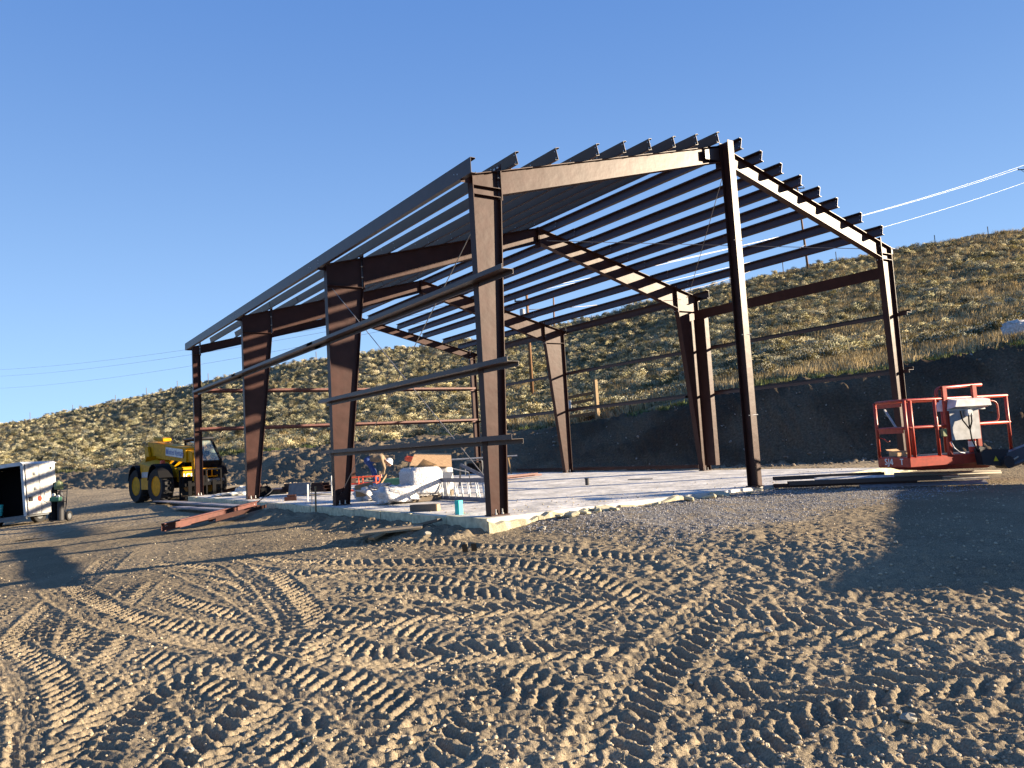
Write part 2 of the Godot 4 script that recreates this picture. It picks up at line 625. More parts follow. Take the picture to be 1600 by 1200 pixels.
# I-section between two edges lying in the plane z: outer edge o0-o1, inner edge i0-i1
func isec(mb: MB, z: float, o0: Vector2, o1: Vector2, i0: Vector2, i1: Vector2, fw: float, tf := 0.012, tw := 0.008) -> void:
	var f := func(q: Vector2, dz := 0.0) -> Vector3: return Vector3(q.x, q.y, z + dz)
	mb.plate(f.call(o0), f.call(o1), f.call(i1), f.call(i0), Vector3.BACK, tw)
	for e in [[o0, o1, i0], [i0, i1, o0]]:
		var dir: Vector2 = (e[1] - e[0]).normalized()
		var nrm := Vector2(-dir.y, dir.x)
		if nrm.dot(e[0] - e[2]) < 0.0:
			nrm = -nrm
		var s := nrm * tf * 0.5
		mb.plate(f.call(e[0] + s, -fw * 0.5), f.call(e[1] + s, -fw * 0.5), f.call(e[1] + s, fw * 0.5), f.call(e[0] + s, fw * 0.5), Vector3(nrm.x, nrm.y, 0), tf)

# cold-formed Z: web from a to b standing along up, top flange towards side, foot the other way
func zsec(mb: MB, a: Vector3, b: Vector3, up: Vector3, side: Vector3, depth := 0.203, fl := 0.064, t := 0.005, cee := false) -> void:
	var u := up.normalized() * depth * 0.5
	var s := side.normalized()
	var lip := up.normalized() * 0.018
	mb.plate(a - u, b - u, b + u, a + u, s, t)
	var p := s * (t * 0.5 + fl * 0.5)
	for e in [[1.0, 1.0], [-1.0, 1.0 if cee else -1.0]]:
		var o: Vector3 = p * e[1]
		var c0: Vector3 = a + u * e[0] + o
		var c1: Vector3 = b + u * e[0] + o
		var hf := s * fl * 0.5
		var k: Vector3 = up.normalized() * (t * 0.5) * e[0]
		mb.plate(c0 - hf - k, c0 + hf - k, c1 + hf - k, c1 - hf - k, up, t)
		var l0: Vector3 = c0 + hf * e[1] - k
		var l1: Vector3 = c1 + hf * e[1] - k
		mb.plate(l0, l1, l1 - lip * e[0], l0 - lip * e[0], s, 0.004)

func bolts(parent: Node, spots: Array, axis: Vector3, r := 0.011, l := 0.02) -> void:
	var mb := MB.new()
	for q in spots:
		mb.lathe([[r, -l * 0.5], [r, l * 0.5]], q, axis, 6)
	put("bolts", mb, mat.zinc, parent, "stuff")

func column(root: Node3D, z: float, left: bool, wb: float, wt: float, knee: float, fw: float, stiff: Array) -> void:
	var sx := 1.0 if left else -1.0
	var x0 := 0.0 if left else W
	var mb := MB.new()
	isec(mb, z, Vector2(x0, 0.02), Vector2(x0, H - 0.01), Vector2(x0 + sx * wb, 0.02), Vector2(x0 + sx * wt, knee), fw)
	# panel between the knee and the roof line
	mb.plate(Vector3(x0, knee, z), Vector3(x0 + sx * wt, knee, z), Vector3(x0 + sx * wt, H + SLOPE * wt - 0.01, z), Vector3(x0, H - 0.01, z), Vector3.BACK, 0.0075)
	# sloped cap
	mb.plate(Vector3(x0 - sx * 0.02, H - 0.005, z - fw * 0.5), Vector3(x0 + sx * wt, H - 0.005 + SLOPE * wt, z - fw * 0.5), Vector3(x0 + sx * wt, H - 0.005 + SLOPE * wt, z + fw * 0.5), Vector3(x0 - sx * 0.02, H - 0.005, z + fw * 0.5), Vector3(-SLOPE * sx, 1, 0), 0.012)
	var c := put("column", mb, mat.steel, root)
	mb = MB.new()
	mb.box(Vector3(x0 + sx * wb * 0.5, 0.0095, z), Vector3(wb + 0.05, 0.019, fw + 0.04))
	put("base_plate", mb, mat.steel, c)
	for q in [[0.3, 0.05], [0.3, -0.05], [0.72, 0.05], [0.72, -0.05]]:
		mb = MB.new()
		mb.tube([Vector3(x0 + sx * wb * q[0], 0.015, z + q[1]), Vector3(x0 + sx * wb * q[0], 0.10, z + q[1])], 0.011, 6)
		mb.tube([Vector3(x0 + sx * wb * q[0], 0.019, z + q[1]), Vector3(x0 + sx * wb * q[0], 0.045, z + q[1])], 0.021, 6)
		put("anchor_bolt", mb, mat.zinc, c)
	for y in stiff:
		for s in [-1.0, 1.0]:
			mb = MB.new()
			var wy := lerpf(wb, wt, clampf(y / knee, 0.0, 1.0))
			mb.box(Vector3(x0 + sx * wy * 0.5, y, z + s * (0.004 + fw * 0.24)), Vector3(wy - 0.006, 0.01, fw * 0.46))
			put("stiffener", mb, mat.steel, c)
	# bolted end plate that carries the rafter
	mb = MB.new()
	var ey := H + SLOPE * wt
	mb.box(Vector3(x0 + sx * (wt + 0.022), (knee + ey) * 0.5 + 0.02, z), Vector3(0.018, ey - knee + 0.16, fw + 0.012))
	put("end_plate", mb, mat.steel, c)
	var eb := []
	for k in 4:
		for s in [-1.0, 1.0]:
			eb.append(Vector3(x0 + sx * (wt + 0.008), lerpf(knee - 0.02, ey + 0.05, k / 3.0), z + s * fw * 0.3))
	bolts(c, eb, Vector3.RIGHT, 0.016, 0.06)
	# stub that carries the eave strut
	mb = MB.new()
	mb.box(Vector3(x0 - sx * 0.10, H - 0.075, z), Vector3(0.17, 0.12, 0.008))
	mb.box(Vector3(x0 - sx * 0.10, H - 0.012, z), Vector3(0.17, 0.01, 0.13))
	put("eave_bracket", mb, mat.steel, c)

func rafter(root: Node3D, z: float, left: bool, x_in: float, dh: float, dr: float, fw: float, tags: Array) -> void:
	var sx := 1.0 if left else -1.0
	var xa := x_in + 0.032 if left else W - x_in - 0.032
	var xr := W * 0.5 - sx * 0.012
	var mb := MB.new()
	var ta := Vector2(xa, roof_y(xa) - 0.012)
	var tr := Vector2(xr, roof_y(xr) - 0.012)
	isec(mb, z, ta, tr, ta - Vector2(0, dh), tr - Vector2(0, dr), fw)
	var c := put("rafter", mb, mat.steel, root)
	mb = MB.new()
	mb.box(Vector3(xr - sx * 0.004, tr.y - dr * 0.5 - 0.05, z), Vector3(0.014, dr + 0.16, fw + 0.01))
	put("ridge_plate", mb, mat.steel, c)
	var sp := []
	for k in tags:
		var x: float = W * 0.5 - sx * k
		for s in [-0.03, 0.03]:
			sp.append(Vector3(x + s, roof_y(x) + 0.008, z + 0.05))
	bolts(c, sp, Vector3.UP)

func build_frame() -> Node3D:
	var root := thing("steel_building_frame", "bare red-brown steel building frame of tapered columns, rafters, purlins and girts on the new slab", "building frame")
	var pur := [0.315, 0.93, 1.55, 2.18, 2.81, 3.44, 4.33, 5.15]
	for f in 4:
		var z: float = ZS[f]
		for left in [true, false]:
			if f == 0:
				column(root, z, left, 0.28, 0.5 if left else 0.4, H - 0.30, 0.15, [H - 0.17, H - 0.31])
				rafter(root, z, left, 0.5 if left else 0.4, 0.37, 0.30, 0.15, pur)
			elif f == 3:
				column(root, z, left, 0.22, 0.24, H - 0.26, 0.14, [H - 0.27])
				rafter(root, z, left, 0.24, 0.28, 0.26, 0.14, pur)
			else:
				column(root, z, left, 0.3, 0.84, H - 0.46, 0.17, [H - 0.47])
				rafter(root, z, left, 0.84, 0.6, 0.38, 0.17, pur)
	# gable posts, one in each end wall
	for e in [[0.10, 0.31, H + 1.50], [-19.19, -18.99, H + 1.1]]:
		var mb := MB.new()
		var x := W * 0.5
		mb.box(Vector3(x, e[2] * 0.5 + 0.01, (e[0] + e[1]) * 0.5), Vector3(0.008, e[2] - 0.02, e[1] - e[0] - 0.02))
		for z in [e[0] + 0.005, e[1] - 0.005]:
			mb.box(Vector3(x, e[2] * 0.5 + 0.01, z), Vector3(0.17, e[2] - 0.02, 0.01))
		var c := put("gable_post", mb, mat.steel, root)
		mb = MB.new()
		mb.box(Vector3(x, 0.0095, (e[0] + e[1]) * 0.5), Vector3(0.22, 0.019, 0.26))
		put("base_plate", mb, mat.steel, c)
		if e[0] > 0.0:
			for y in [1.35, 2.9, 4.75]:
				mb = MB.new()
				mb.tube([Vector3(x - 0.11, y, e[1] - 0.02), Vector3(x + 0.11, y + 0.01, e[1] + 0.012)], 0.009, 6)
				put("erection_bolt", mb, mat.zinc, c)
			mb = MB.new()
			mb.plate(Vector3(x - 0.5, roof_y(x) - 0.36, 0.084), Vector3(x - 0.09, roof_y(x) - 0.33, 0.084), Vector3(x - 0.09, roof_y(x) - 0.07, 0.084), Vector3(x - 0.5, roof_y(x) - 0.18, 0.084), Vector3.BACK, 0.008)
			put("clip_plate", mb, mat.purlin, c)
	# purlins: three lapped lengths on each line
	var seg := [[0.30, -6.5], [-5.7, -13.1], [-12.3, -19.25]]
	for left in [true, false]:
		var sx := 1.0 if left else -1.0
		var up := Vector3(-SLOPE * sx, 1, 0).normalized()
		for k in pur:
			var x: float = W * 0.5 - sx * k
			var base := Vector3(x, roof_y(x) + 0.004, 0) + up * 0.1015
			for s in 3:
				var mb := MB.new()
				var sh: Vector3 = Vector3(sx, SLOPE, 0).normalized() * (0.007 if s == 1 else 0.0) + up * (0.004 if s == 1 else 0.0)
				var a: Vector3 = base + sh + Vector3(0, 0, seg[s][0])
				var b: Vector3 = base + sh + Vector3(0, 0, seg[s][1])
				if s == 2:
					b.z += rng.randf_range(-0.06, 0.25)
				zsec(mb, a, b, up, Vector3(sx, SLOPE * sx * sx, 0) if left else Vector3(-1, SLOPE, 0))
				var p := put("purlin", mb, mat.purlin, root)
				var sp := []
				for zz in [a.z - 0.045, a.z - 0.72, b.z + 0.1, b.z + 0.72]:
					for v in [-0.055, 0.05]:
						sp.append(Vector3(a.x, a.y, zz) + up * v)
				bolts(p, sp, Vector3.RIGHT, 0.010, 0.014)
	# eave struts: full length on the left, two bays on the right
	for e in [[-0.19, 0.33, -6.13, 1], [-0.19, -6.135, -12.71, 1], [-0.19, -12.715, -19.25, 1], [W + 0.19, -5.75, -12.71, -1], [W + 0.19, -12.715, -19.1, -1]]:
		var mb := MB.new()
		zsec(mb, Vector3(e[0], 5.275, e[1]), Vector3(e[0], 5.275, e[2]), Vector3.UP, Vector3(e[3], 0, 0), 0.24, 0.08, 0.005, true)
		var p := put("eave_strut", mb, mat.purlin, root)
		bolts(p, [Vector3(e[0], 5.25, e[1] - 0.4), Vector3(e[0], 5.28, e[1] - 0.5), Vector3(e[0], 5.24, e[2] + 0.07), Vector3(e[0], 5.31, e[2] + 0.07)], Vector3.RIGHT, 0.010, 0.014)
	# wall girts: web level, outer flange up, inner flange down
	var girts := [[true, 3.54, [1.0, -6.6, -12.9, -18.3]], [true, 2.215, [1.0, -6.36]], [true, 1.12, [1.0, -6.36]],
		[false, 3.645, [0.30, -6.5, -13.0, -18.9]], [false, 2.29, [0.21, -6.5, -13.0, -18.9]]]
	for g in girts:
		var sx: float = 1.0 if g[0] else -1.0
		var xc: float = -0.1 if g[0] else W + 0.1
		var zz: Array = g[2]
		for s in zz.size() - 1:
			var mb := MB.new()
			var o := 0.006 * (s % 2)
			zsec(mb, Vector3(xc, g[1] + o, zz[s]), Vector3(xc, g[1] + o, zz[s + 1] - (0.35 if s < zz.size() - 2 else 0.0)), Vector3(-sx, 0, 0), Vector3.UP, 0.196, 0.064)
			var p := put("girt", mb, mat.purlin, root)
			bolts(p, [Vector3(xc + 0.05, g[1], zz[s] - 1.05), Vector3(xc - 0.04, g[1], zz[s] - 1.05), Vector3(xc - 0.03, g[1], zz[s] - 3.2)], Vector3.UP, 0.010, 0.016)
	# deep header over the future opening in the right wall
	var hb := MB.new()
	zsec(hb, Vector3(W - 0.20, 4.66, -0.09), Vector3(W - 0.20, 4.66, -6.04), Vector3.UP, Vector3.RIGHT, 0.26, 0.08, 0.005, true)
	put("door_header", hb, mat.steel, root)
	hb = MB.new()
	hb.box(Vector3(W - 0.19, 2.34, -5.81), Vector3(0.008, 4.36, 0.40))
	hb.box(Vector3(W - 0.19, 2.34, -5.605), Vector3(0.17, 4.36, 0.01))
	hb.box(Vector3(W - 0.19, 2.34, -6.015), Vector3(0.17, 4.36, 0.01))
	put("door_jamb", hb, mat.steel, root)
	for y in [3.66, 2.30]:
		for e in [[0.12, W * 0.5 - 0.09], [W * 0.5 + 0.09, W - 0.2]]:
			var mb := MB.new()
			zsec(mb, Vector3(e[0], y, -18.80), Vector3(e[1], y, -18.80), Vector3.BACK, Vector3.UP, 0.19, 0.064)
			put("girt", mb, mat.steel_red, root)
	# rod bracing in the left wall and the roof of the first bay
	for e in [[Vector3(0.10, 4.55, -0.03), Vector3(0.12, 0.22, -6.10)], [Vector3(0.12, 4.72, -6.10), Vector3(0.12, 0.42, -0.03)],
		[Vector3(W - 0.45, H - 0.06, -6.0), Vector3(W * 0.5 + 0.25, 6.40, -0.05)], [Vector3(W * 0.5 + 0.2, 6.38, -6.0), Vector3(W - 0.5, H - 0.05, -0.1)]]:
		var mb := MB.new()
		mb.tube([e[0], e[1]], 0.008, 6)
		var p := put("brace_rod", mb, mat.cable, root)
		mb = MB.new()
		var d: Vector3 = (e[1] - e[0]).normalized()
		mb.tube([e[1] - d * 0.28, e[1] - d * 0.12], 0.018, 6)
		mb.box(e[1] - d * 0.05, Vector3(0.05, 0.06, 0.05))
		put("turnbuckle", mb, mat.steel, p)
	return root

func build_slab() -> void:
	var mb := MB.new()
	mb.box(Vector3(W * 0.5, -0.15, -9.45), Vector3(W + 0.32, 0.30, 19.45))
	var slab := put("concrete_slab", mb, mat.concrete, self, "structure")
	# insulation boards left on the edge: whole on the left side, torn along the front
	var z := 0.30
	var i := 0
	while z > -19.2:
		var l := 1.22
		mb = MB.new()
		var top := -0.012 + rng.randf_range(-0.012, 0.012)
		var lean := rng.randf_range(0.0, 0.02)
		var b := maxf(z - l + 0.012, -19.25)
		mb.hexa([Vector3(-0.22, -0.36, z), Vector3(-0.165, -0.36, z), Vector3(-0.165, -0.36, b), Vector3(-0.22, -0.36, b),
			Vector3(-0.225 - lean, top, z), Vector3(-0.17, top, z), Vector3(-0.17, top + 0.004, b), Vector3(-0.222 - lean * 0.5, top + 0.004, b)])
		put("foam_board", mb, mat.foam, slab)
		z -= l
		i += 1
	var x := -0.23
	while x < 12.1:
		var l := rng.randf_range(0.55, 1.15)
		var e := minf(x + l, 12.15)
		mb = MB.new()
		var n := 7
		var pts := []
		for k in n + 1:
			var f := float(k) / n
			var y := -0.05 + rng.randf_range(-0.035, 0.03) + (0.05 if sin(x * 2.3) > 0.1 else -0.02) * sin(f * PI)
			if x > 8.5:
				y = -0.012 + rng.randf_range(-0.01, 0.01)
			pts.append(Vector2(lerpf(x, e - 0.02, f), minf(y, 0.05)))
		for k in n:
			var p: Vector2 = pts[k]
			var q: Vector2 = pts[k + 1]
			mb.hexa([Vector3(p.x, -0.30, 0.285), Vector3(q.x, -0.30, 0.285), Vector3(q.x, -0.30, 0.345), Vector3(p.x, -0.30, 0.345),
				Vector3(p.x, p.y, 0.29), Vector3(q.x, q.y, 0.29), Vector3(q.x, q.y - 0.015, 0.35 + 0.02 * sin(k * 2.0)), Vector3(p.x, p.y - 0.015, 0.35 + 0.02 * sin(k * 2.0 - 2.0))])
		put("foam_board", mb, mat.foam_torn, slab)
		x = e
	# broken bits of foam lying against the edge
	for k in 14:
		var px := rng.randf_range(0.2, 6.4)
		mb = MB.new()
		var s := rng.randf_range(0.05, 0.17)
		mb.bevel(Vector3.ZERO, Vector3(s * 1.6, s * 0.4, s), s * 0.12, Basis.from_euler(Vector3(rng.randf_range(-0.4, 0.4), rng.randf() * 3.0, rng.randf_range(-0.4, 0.4))))
		var o := put("foam_scrap", mb, mat.foam_torn, slab)
		o.position = Vector3(px, pad(px, 0.5) + 0.03, 0.42 + rng.randf() * 0.25)

# ---------------------------------------------------------------- machines
func lettering(text: String, size: float, m: Material, parent: Node, at: Vector3, turn: float, n := "lettering", bold := true) -> MeshInstance3D:
	var f := SystemFont.new()
	f.font_names = PackedStringArray(["Droid Sans"])
	f.font_weight = 700 if bold else 400
	var t := TextMesh.new()
	t.text = text
	t.font = f
	t.font_size = 64
	t.pixel_size = size / 64.0
	t.depth = 0.004
	var o := put_mesh(n, t, m, parent)
	o.position = at
	o.rotation.y = turn
	return o

func wheel(parent: Node, at: Vector3, r: float, w: float, rim: Material, turn := 0.0, lugs := 22) -> Node:
	var mb := MB.new()
	mb.lathe([[r * 0.56, -w * 0.1], [r * 0.56, -w * 0.42], [r * 0.9, -w * 0.5], [r * 0.955, -w * 0.38], [r * 0.965, w * 0.38], [r * 0.9, w * 0.5], [r * 0.56, w * 0.42], [r * 0.56, w * 0.1]], Vector3.ZERO, Vector3.BACK, 28)
	for i in lugs:
		for s in [-1.0, 1.0]:
			var a: float = TAU * (i + (0.5 if s > 0 else 0.0)) / lugs
			var b := Basis(Vector3.BACK, a) * Basis(Vector3.RIGHT, s * 0.5)
			mb.box(Basis(Vector3.BACK, a) * Vector3(0, r * 0.965, s * w * 0.24), Vector3(r * 0.10, r * 0.09, w * 0.5), b)
	var o := put("tyre", mb, mat.rubber, parent)
	o.position = at
	o.rotation.y = turn
	mb = MB.new()
	mb.lathe([[r * 0.57, w * 0.40], [r * 0.54, w * 0.44], [r * 0.50, w * 0.28], [r * 0.26, w * 0.18], [r * 0.22, w * 0.34], [0.0, w * 0.36]], Vector3.ZERO, Vector3.BACK, 24)
	mb.lathe([[r * 0.57, -w * 0.40], [r * 0.50, -w * 0.25], [0.0, -w * 0.2]], Vector3.ZERO, Vector3.BACK, 24)
	put("rim", mb, rim, o)
	return o

func fender(parent: Node, at: Vector3, r: float, w: float, a0: float, a1: float) -> void:
	var mb := MB.new()
	var n := 7
	for i in n:
		var p := lerpf(a0, a1, float(i) / n)
		var q := lerpf(a0, a1, float(i + 1) / n)
		var d0 := Vector3(cos(p), sin(p), 0)
		var d1 := Vector3(cos(q), sin(q), 0)
		var z := Vector3(0, 0, w * 0.5)
		mb.hexa([at + d0 * r - z, at + d1 * r - z, at + d1 * r + z, at + d0 * r + z, at + d0 * (r + 0.035) - z, at + d1 * (r + 0.035) - z, at + d1 * (r + 0.035) + z, at + d0 * (r + 0.035) + z])
	put("fender", mb, mat.black, parent)

func build_telehandler() -> void:
	var p := Vector3(-0.115, 0, -23.49)
	p.y = terrain(p.x, p.z) - 0.06
	var t := thing("telehandler", "yellow telescopic handler with black mudguards parked beyond the far left corner of the slab", "telehandler", p, -1.47)
	for q in [[0.0, 0.95], [0.0, -0.95], [2.6, 0.95], [2.6, -0.95]]:
		wheel(t, Vector3(q[0], 0.63, q[1]), 0.65, 0.44, mat.yellow, (0.0 if q[1] > 0 else PI) + 0.14)
	fender(t, Vector3(0, 0.66, 0.97), 0.74, 0.5, 0.35, 2.9)
	fender(t, Vector3(2.6, 0.66, 0.97), 0.74, 0.5, 0.35, 2.9)
	fender(t, Vector3(2.6, 0.66, -0.97), 0.74, 0.5, 0.35, 2.9)
	fender(t, Vector3(0, 0.66, -0.97), 0.74, 0.5, 0.35, 2.9)
	var mb := MB.new()
	mb.bevel(Vector3(1.3, 0.72, 0), Vector3(4.3, 0.38, 0.9), 0.04)
	mb.tube([Vector3(0, 0.63, -0.8), Vector3(0, 0.63, 0.8)], 0.13, 10)
	mb.tube([Vector3(2.6, 0.63, -0.8), Vector3(2.6, 0.63, 0.8)], 0.13, 10)
	put("chassis", mb, mat.black, t)
	mb = MB.new()
	mb.hexa([Vector3(0.72, 0.5, 0.5), Vector3(1.9, 0.5, 0.5), Vector3(1.9, 0.5, 1.12), Vector3(0.72, 0.5, 1.12),
		Vector3(0.3, 1.62, 0.42), Vector3(1.95, 1.38, 0.42), Vector3(1.95, 1.32, 1.08), Vector3(0.45, 1.50, 1.08)])
	mb.hexa([Vector3(-0.95, 0.7, -0.85), Vector3(-0.5, 0.7, -0.85), Vector3(-0.5, 0.7, 0.85), Vector3(-0.95, 0.7, 0.85),
		Vector3(-0.9, 1.5, -0.75), Vector3(0.1, 1.75, -0.75), Vector3(0.1, 1.75, 0.75), Vector3(-0.9, 1.5, 0.75)])
	put("engine_cover", mb, mat.yellow, t)
	mb = MB.new()
	mb.plate(Vector3(0.8, 0.95, 1.125), Vector3(1.75, 0.95, 1.125), Vector3(1.75, 1.15, 1.115), Vector3(0.8, 1.15, 1.115), Vector3.BACK, 0.006)
	put("stripe_decal", mb, mat.grey_light, t)
	# front frame, lit by the sun
	mb = MB.new()
	mb.bevel(Vector3(2.98, 0.98, 0.16), Vector3(0.34, 0.55, 0.62), 0.04)
	mb.hexa([Vector3(2.2, 0.9, 0.42), Vector3(3.1, 0.9, 0.42), Vector3(3.1, 0.9, 0.5), Vector3(2.2, 0.9, 0.5), Vector3(1.6, 1.5, 0.42), Vector3(2.7, 1.25, 0.42), Vector3(2.7, 1.25, 0.5), Vector3(1.6, 1.5, 0.5)])
	mb.bevel(Vector3(2.95, 1.1, -0.22), Vector3(0.3, 0.9, 0.16), 0.03)
	put("front_frame", mb, mat.yellow, t)
	lettering("JCB", 0.26, mat.decal_white, t, Vector3(3.156, 0.92, 0.14), PI / 2)
	# boom, high at the rear, dropping towards the front
	mb = MB.new()
	mb.hexa([Vector3(-0.7, 1.72, -0.08), Vector3(3.25, 1.42, -0.20), Vector3(3.25, 1.42, 0.26), Vector3(-0.7, 1.72, 0.44),
		Vector3(-0.8, 2.34, -0.08), Vector3(3.25, 1.94, -0.20), Vector3(3.25, 1.94, 0.26), Vector3(-0.8, 2.34, 0.44)])
	var bo := put("boom", mb, mat.yellow, t)
	mb = MB.new()
	mb.hexa([Vector3(3.2, 1.46, -0.13), Vector3(3.75, 1.40, -0.13), Vector3(3.75, 1.40, 0.19), Vector3(3.2, 1.46, 0.19),
		Vector3(3.2, 1.86, -0.13), Vector3(3.75, 1.78, -0.13), Vector3(3.75, 1.78, 0.19), Vector3(3.2, 1.86, 0.19)])
	mb.hexa([Vector3(3.6, 0.75, -0.1), Vector3(3.9, 0.7, -0.1), Vector3(3.9, 0.7, 0.16), Vector3(3.6, 0.75, 0.16), Vector3(3.5, 1.72, -0.1), Vector3(3.8, 1.72, -0.1), Vector3(3.8, 1.72, 0.16), Vector3(3.5, 1.72, 0.16)])
	put("boom_head", mb, mat.yellow, bo)
	mb = MB.new()
	mb.bevel(Vector3(0.2, 2.40, 0.18), Vector3(1.2, 0.14, 0.34), 0.03, Basis(Vector3.BACK, -0.1))
	put("boom_top_cover", mb, mat.yellow, bo)
	var turn := atan2(0.30, 3.95)
	mb = MB.new()
	mb.box(Vector3.ZERO, Vector3(1.75, 0.32, 0.01))
	var sg := put("hire_sign", mb, mat.white, bo)
	sg.position = Vector3(2.15, 1.82, 0.335)
	sg.rotation = Vector3(0, 0.046, -0.09)
	lettering("United Rentals", 0.24, mat.decal_blue, sg, Vector3(0.12, -0.01, 0.006), 0)
	mb = MB.new()
	mb.lathe([[0.10, 0.0], [0.10, 0.006]], Vector3(-0.74, 0.0, 0.004), Vector3.BACK, 16)
	put("sign_roundel", mb, mat.decal_blue, sg)
	# pivot tower and lift rams
	mb = MB.new()
	mb.hexa([Vector3(-0.9, 1.3, 0.46), Vector3(-0.1, 1.3, 0.46), Vector3(-0.1, 1.3, 0.54), Vector3(-0.9, 1.3, 0.54), Vector3(-0.9, 2.15, 0.46), Vector3(-0.5, 2.15, 0.46), Vector3(-0.5, 2.15, 0.54), Vector3(-0.9, 2.15, 0.54)])
	mb.hexa([Vector3(-0.9, 1.3, -0.22), Vector3(-0.1, 1.3, -0.22), Vector3(-0.1, 1.3, -0.14), Vector3(-0.9, 1.3, -0.14), Vector3(-0.9, 2.15, -0.22), Vector3(-0.5, 2.15, -0.22), Vector3(-0.5, 2.15, -0.14), Vector3(-0.9, 2.15, -0.14)])
	put("pivot_tower", mb, mat.yellow, t)
	mb = MB.new()
	mb.tube([Vector3(0.4, 1.0, 0.3), Vector3(2.2, 1.5, 0.25)], 0.07, 10)
	mb.tube([Vector3(0.6, 1.0, 0.1), Vector3(2.6, 1.45, 0.1)], 0.05, 10)
	put("lift_ram", mb, mat.dark, t)
	mb = MB.new()
	mb.bevel(Vector3(1.7, 1.44, 0.62), Vector3(0.16, 0.22, 0.16), 0.03)
	put("warning_lamp", mb, mat.orange_red, t)
	# cab on the left side
	var cab := Node3D.new()
	cab.name = "cab"
	t.add_child(cab, true)
	var c := [Vector3(1.35, 1.0, -1.0), Vector3(3.0, 1.0, -1.0), Vector3(3.0, 1.0, -0.32), Vector3(1.35, 1.0, -0.32)]
	var k := [Vector3(1.35, 2.24, -0.95), Vector3(2.45, 2.24, -0.95), Vector3(2.45, 2.24, -0.34), Vector3(1.35, 2.24, -0.34)]
	var m := [Vector3(1.35, 1.42, -1.06), Vector3(3.1, 1.42, -1.06), Vector3(3.1, 1.42, -0.32), Vector3(1.35, 1.42, -0.32)]
	mb = MB.new()
	for i in 4:
		mb.beam(m[i], k[i], 0.07, 0.07)
		mb.beam(c[i], m[i], 0.07, 0.07)
		mb.beam(k[i], k[(i + 1) % 4], 0.06, 0.06)
		mb.beam(m[i], m[(i + 1) % 4], 0.06, 0.06)
	put("cab_frame", mb, mat.black, cab)
	for e in [[0, 1], [1, 2], [2, 3], [3, 0]]:
		mb = MB.new()
		var a: Vector3 = m[e[0]]
		var b: Vector3 = m[e[1]]
		var n := (b - a).cross(Vector3.UP)
		mb.plate(a, b, k[e[1]], k[e[0]], n, 0.006)
		put("window", mb, mat.glass, cab)
	mb = MB.new()
	mb.bevel(Vector3(1.9, 2.3, -0.65), Vector3(1.25, 0.09, 0.76), 0.03)
	put("roof", mb, mat.dark, cab)
	mb = MB.new()
	mb.hexa([Vector3(1.35, 0.75, -1.0), Vector3(2.9, 0.75, -0.95), Vector3(2.9, 0.75, -0.34), Vector3(1.35, 0.75, -0.34), Vector3(1.35, 1.4, -1.05), Vector3(3.08, 1.4, -1.05), Vector3(3.08, 1.4, -0.34), Vector3(1.35, 1.4, -0.34)])
	put("door_panel", mb, mat.black, cab)
	mb = MB.new()
	mb.bevel(Vector3(1.75, 1.5, -0.66), Vector3(0.5, 0.14, 0.46), 0.05)
	mb.bevel(Vector3(1.55, 1.8, -0.66), Vector3(0.14, 0.6, 0.44), 0.05)
	put("seat", mb, mat.dark, cab)
	mb = MB.new()
	mb.tube([Vector3(2.75, 1.35, -0.66), Vector3(2.5, 1.68, -0.66)], 0.03, 6)
	mb.lathe([[0.19, -0.015], [0.21, 0.0], [0.19, 0.015], [0.16, 0.0]], Vector3(2.48, 1.70, -0.66), Vector3(-0.6, 0.8, 0).normalized(), 16)
	put("steering_wheel", mb, mat.black, cab)
	# work lamp guard, hoses and fork carriage at the front
	mb = MB.new()
	for y in [0.86, 1.16]:
		mb.tube([Vector3(3.25, y, -0.85), Vector3(3.25, y, -0.3)], 0.018, 6)
	for z in [-0.85, -0.66, -0.48, -0.3]:
		mb.tube([Vector3(3.25, 0.86, z), Vector3(3.25, 1.16, z)], 0.016, 6)
	put("lamp_guard", mb, mat.yellow, t)
	mb = MB.new()
	mb.tube([Vector3(3.2, 0.72, -1.1), Vector3(3.3, 0.72, 0.4)], 0.07, 8)
	put("bumper_bar", mb, mat.grey, t)
	var fc := Node3D.new()
	fc.name = "fork_carriage"
	t.add_child(fc, true)
	mb = MB.new()
	for y in [0.16, 0.62]:
		mb.beam(Vector3(4.0, y, -0.75), Vector3(4.0, y, 0.75), 0.06, 0.1)
	for z in [-0.72, -0.2, 0.2, 0.72]:
		mb.beam(Vector3(4.0, 0.1, z), Vector3(4.0, 1.15, z), 0.05, 0.05)
	mb.beam(Vector3(4.0, 1.13, -0.75), Vector3(4.0, 1.13, 0.75), 0.05, 0.05)
	put("back_rest", mb, mat.black, fc)
	for z in [-0.45, 0.4]:
		mb = MB.new()
		mb.hexa([Vector3(4.02, 0.05, z - 0.06), Vector3(5.1, 0.08, z - 0.05), Vector3(5.1, 0.08, z + 0.05), Vector3(4.02, 0.05, z + 0.06), Vector3(4.02, 0.11, z - 0.06), Vector3(5.1, 0.09, z - 0.05), Vector3(5.1, 0.09, z + 0.05), Vector3(4.02, 0.11, z + 0.06)])
		mb.box(Vector3(4.05, 0.4, z), Vector3(0.05, 0.7, 0.12))
		put("fork", mb, mat.black, fc)

